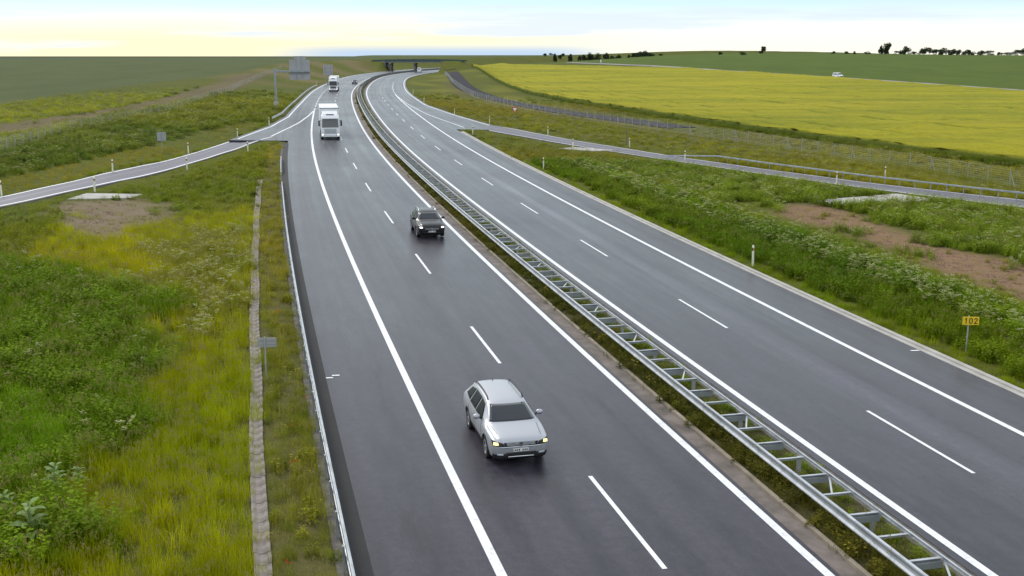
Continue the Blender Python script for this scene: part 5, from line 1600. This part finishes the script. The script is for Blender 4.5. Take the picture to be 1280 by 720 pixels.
# right side
setz(Rt, [('short', 3), ('tall', 2), ('weed', 2), ('umbel', .6)], .8, 1.15, (.075, .110, .018), (.150, .150, .030))
setz(Rt & (vs_ > 100) & (vs_ < 260), [('tall', 3), ('short', 4), ('weed', 1)], .7, 1.05, (.085, .105, .020), (.19, .145, .060), by=lump2)
ramp_side = Rt & (VY > np.interp(VX, RRa[::-1, 0] if RRa[0, 0] > RRa[-1, 0] else RRa[:, 0], RRa[::-1, 1] if RRa[0, 0] > RRa[-1, 0] else RRa[:, 1]))
setz(ramp_side & (vs_ < 200), [('tall', 3), ('short', 4), ('weed', 1.2), ('umbel', .5)], .6, .95, (.105, .115, .020), (.19, .165, .045), by=lump2)
setz(ramp_side & (dpoly(VX, VY, FENCE_R) < 4), [('short', 4), ('tall', 2)], .6, .9, (.10, .11, .03), (.17, .15, .05), .55)
setz(Rt & (dpoly(VX, VY, NEAR) < 2.4), [('weed', 3), ('dense', 3)], .6, 1.0, (.050, .075, .014), (.11, .12, .020))
mid = Rt & ~ramp_side & (vs_ < 100)
setz(mid & (vo_ > 22), [('weed', 3), ('umbel', 1.3), ('tall', 2), ('nettle', 2)], .7, 1.1, (.060, .105, .016), (.140, .165, .035), by=lump2)
setz(mid & (vo_ < 20.4) & (vo_ > 17.2), [('umbel', 4.0), ('nettle', 3), ('weed', 2)], .8, 1.15, (.055, .100, .012), (.120, .155, .018))
setz(mid & (vo_ < 26) & (vo_ > 20.4) & (dpoly(VX, VY, P_dirtR, True) < 3.5), [('short', 3), ('weed', 1)], .5, .8, (.09, .12, .02), (.16, .16, .04), .8)
setz(mid & (vo_ <= 17.2) & (vo_ > 14.2), [('dense', 4), ('weed', 2), ('nettle', 2)], .8, 1.1, (.050, .090, .008), (.105, .130, .010))
setz(mid & (vo_ <= 14.2), [('short', 4), ('tall', 1)], .55, .85, (.095, .135, .012), (.150, .165, .015))
setz(inP(P_dirtR), [('short', 1), ('stone', 4), ('weed', .3)], .35, .8, (.11, .11, .03), (.17, .15, .05), .32)
setz(med, [('short', 4), ('weed', 2), ('tall', .4), ('flowers', .15)], .6, 1.05, (.040, .048, .012), (.095, .078, .028))
setz(med & (vo_ > .25), [('short', 4), ('weed', 1)], .5, .85, (.075, .105, .020), (.135, .155, .040), .75)
setz(L_ & (vo_ > -15.0) & (vo_ < -13.2) & (vs_ < 9) & (vs_ > 2) & (lump > .45), [('short', 2), ('tall', 2), ('poppy', .9)], .5, .8, (.12, .12, .03), (.24, .17, .06), .9)
nearR = np.minimum(dpoly(VX, VY, RRB), dpoly(VX, VY, RLB))
scl *= .78 + .45 * lump2 * (U3 * .6 + .5)
m_ = nearR < 5
scl[m_] *= .45 + .11 * nearR[m_]; kind[m_ & (nearR < 2.5)] = 0
TG = np.array((2.2, 2.28, .80)); tint *= TG
# farther rings: bigger, flatter clumps
sc_far = np.where(VL > 1.1, 1.05 / VL, 1)
VZ = Hbase(VX, VY)
VZ = np.where(med, np.interp(vs_, S, RZ) - BANK * vo_ - .04, VZ - .03)
def scatter(name, sel, label, cat_):
    idx_ = np.where(sel & keep)[0]; n_ = len(idx_)
    me = bpy.data.meshes.new(name); me.vertices.add(n_)
    me.vertices.foreach_set('co', np.stack([VX[idx_], VY[idx_], VZ[idx_]], 1).astype(np.float32).ravel())
    a = me.attributes.new('kind_index', 'INT', 'POINT'); a.data.foreach_set('value', kind[idx_].astype(np.int32))
    a = me.attributes.new('turn', 'FLOAT', 'POINT'); a.data.foreach_set('value', rng.uniform(0, 6.28, n_).astype(np.float32))
    a = me.attributes.new('size', 'FLOAT_VECTOR', 'POINT')
    hs_ = (scl[idx_] * VL[idx_]); vec = np.stack([hs_, hs_, hs_ * sc_far[idx_]], 1)
    a.data.foreach_set('vector', vec.astype(np.float32).ravel())
    a = me.attributes.new('tint', 'FLOAT_COLOR', 'POINT'); a.data.foreach_set('color', np.concatenate([tint[idx_], np.ones((n_, 1))], 1).astype(np.float32).ravel())
    me.update()
    o = link(bpy.data.objects.new(name, me)); tag(o, label, cat_, kind='stuff')
    for q_ in ('blade', 'straw'): me.materials.append(M[q_])
    ng = bpy.data.node_groups.new(name + '_nodes', 'GeometryNodeTree')
    ng.interface.new_socket('Geometry', in_out='INPUT', socket_type='NodeSocketGeometry'); ng.interface.new_socket('Geometry', in_out='OUTPUT', socket_type='NodeSocketGeometry')
    N_ = ng.nodes; gi, go_ = N_.new('NodeGroupInput'), N_.new('NodeGroupOutput')
    ci = N_.new('GeometryNodeCollectionInfo'); ci.inputs['Collection'].default_value = protos; ci.inputs['Separate Children'].default_value = True; ci.inputs['Reset Children'].default_value = True
    ip = N_.new('GeometryNodeInstanceOnPoints'); ip.inputs['Pick Instance'].default_value = True
    def attr(nm, t):
        n2 = N_.new('GeometryNodeInputNamedAttribute'); n2.data_type = t; n2.inputs['Name'].default_value = nm
        return [s2 for s2 in n2.outputs if s2.enabled and s2.name == 'Attribute'][0]
    cx = N_.new('ShaderNodeCombineXYZ'); ng.links.new(attr('turn', 'FLOAT'), cx.inputs[2])
    er = N_.new('FunctionNodeEulerToRotation'); ng.links.new(cx.outputs[0], er.inputs[0])
    ng.links.new(gi.outputs[0], ip.inputs['Points']); ng.links.new(ci.outputs[0], ip.inputs['Instance']); ng.links.new(attr('kind_index', 'INT'), ip.inputs['Instance Index'])
    ng.links.new(er.outputs[0], ip.inputs['Rotation']); ng.links.new(attr('size', 'FLOAT_VECTOR'), ip.inputs['Scale']); ng.links.new(ip.outputs[0], go_.inputs[0])
    md = o.modifiers.new('scatter', 'NODES'); md.node_group = ng
    return n_
cnt = [scatter('meadow_grass', L_ & ~med & ~beyond, 'rough grass and weeds between the left slip road and the motorway', 'grass'),
       scatter('verge_grass', beyond & ~med, 'tall verge grass and shrubs beyond the left slip road', 'grass'),
       scatter('bank_grass', Rt & ~med & ~ramp_side, 'grass and flowering weeds on the right motorway bank', 'grass'),
       scatter('dry_grass', Rt & ~med & ramp_side, 'dry olive grass between the right slip road and the yellow field', 'grass'),
       scatter('median_grass', med, 'dark low growth in the motorway median', 'grass')]
print('vegetation clumps', cnt)

# broad-leaved plants that stand out in the left foreground
def big_leaf_mesh(L, W):
    V = []; F = []; n = 5
    for i in range(n + 1):
        t = i / n; w_ = W * math.sin(math.pi * (t * .86 + .07)) * .5; y_ = L * t; z_ = .22 * L * math.sin(t * 2.4) - .15 * L * t * t
        V += [(-w_, y_, z_ + .06 * w_), (0, y_, z_ - .02), (w_, y_, z_ + .06 * w_)]
    for i in range(n):
        for j in range(2): F.append((3 * i + j, 3 * i + j + 1, 3 * i + 4 + j, 3 * i + 3 + j))
    me = bpy.data.meshes.new('leaf'); me.from_pydata(V, [], F); me.polygons.foreach_set('use_smooth', [True] * len(F)); return me
M['dock'] = veg_mat('dock_leaves', (.28, .38, .15), .3, .7)
lm = big_leaf_mesh(.42, .20); lm.materials.append(M['dock'])
for (u, v, sz, lab) in ((70, 607, 1.0, 'broad-leaved plant beside a small bare gap in the left weeds'), (98, 600, .75, 'smaller broad-leaved plant right of the bare gap in the left weeds'), (40, 668, 1.25, 'largest broad-leaved plant near the lower left corner'), (8, 640, .9, 'broad-leaved plant cut by the left picture edge')):
    p = at(u, v, .3); p[2] -= .0
    o = empty('broad_leaved_plant', (p[0], p[1], float(Hbase(p[0], p[1]))), random.uniform(0, 6), lab, 'plant', 'broad-leaved plants in the left foreground')
    MB().tube([(0, 0, -.1), (.02, .01, .5 * sz), (0, .03, .95 * sz)], .02, 6).build('stem', M['dock'], o)
    for k_ in range(18):
        lf = bpy.data.objects.new('leaf', lm); t = k_ / 18
        lf.location = (0, 0, (.15 + .75 * t) * sz); lf.rotation_euler = (random.uniform(.1, .7), random.uniform(-.2, .2), k_ * 2.4); f = sz * (1.1 - .55 * t) * random.uniform(.8, 1.15); lf.scale = (f, f, f)
        link(lf, o)
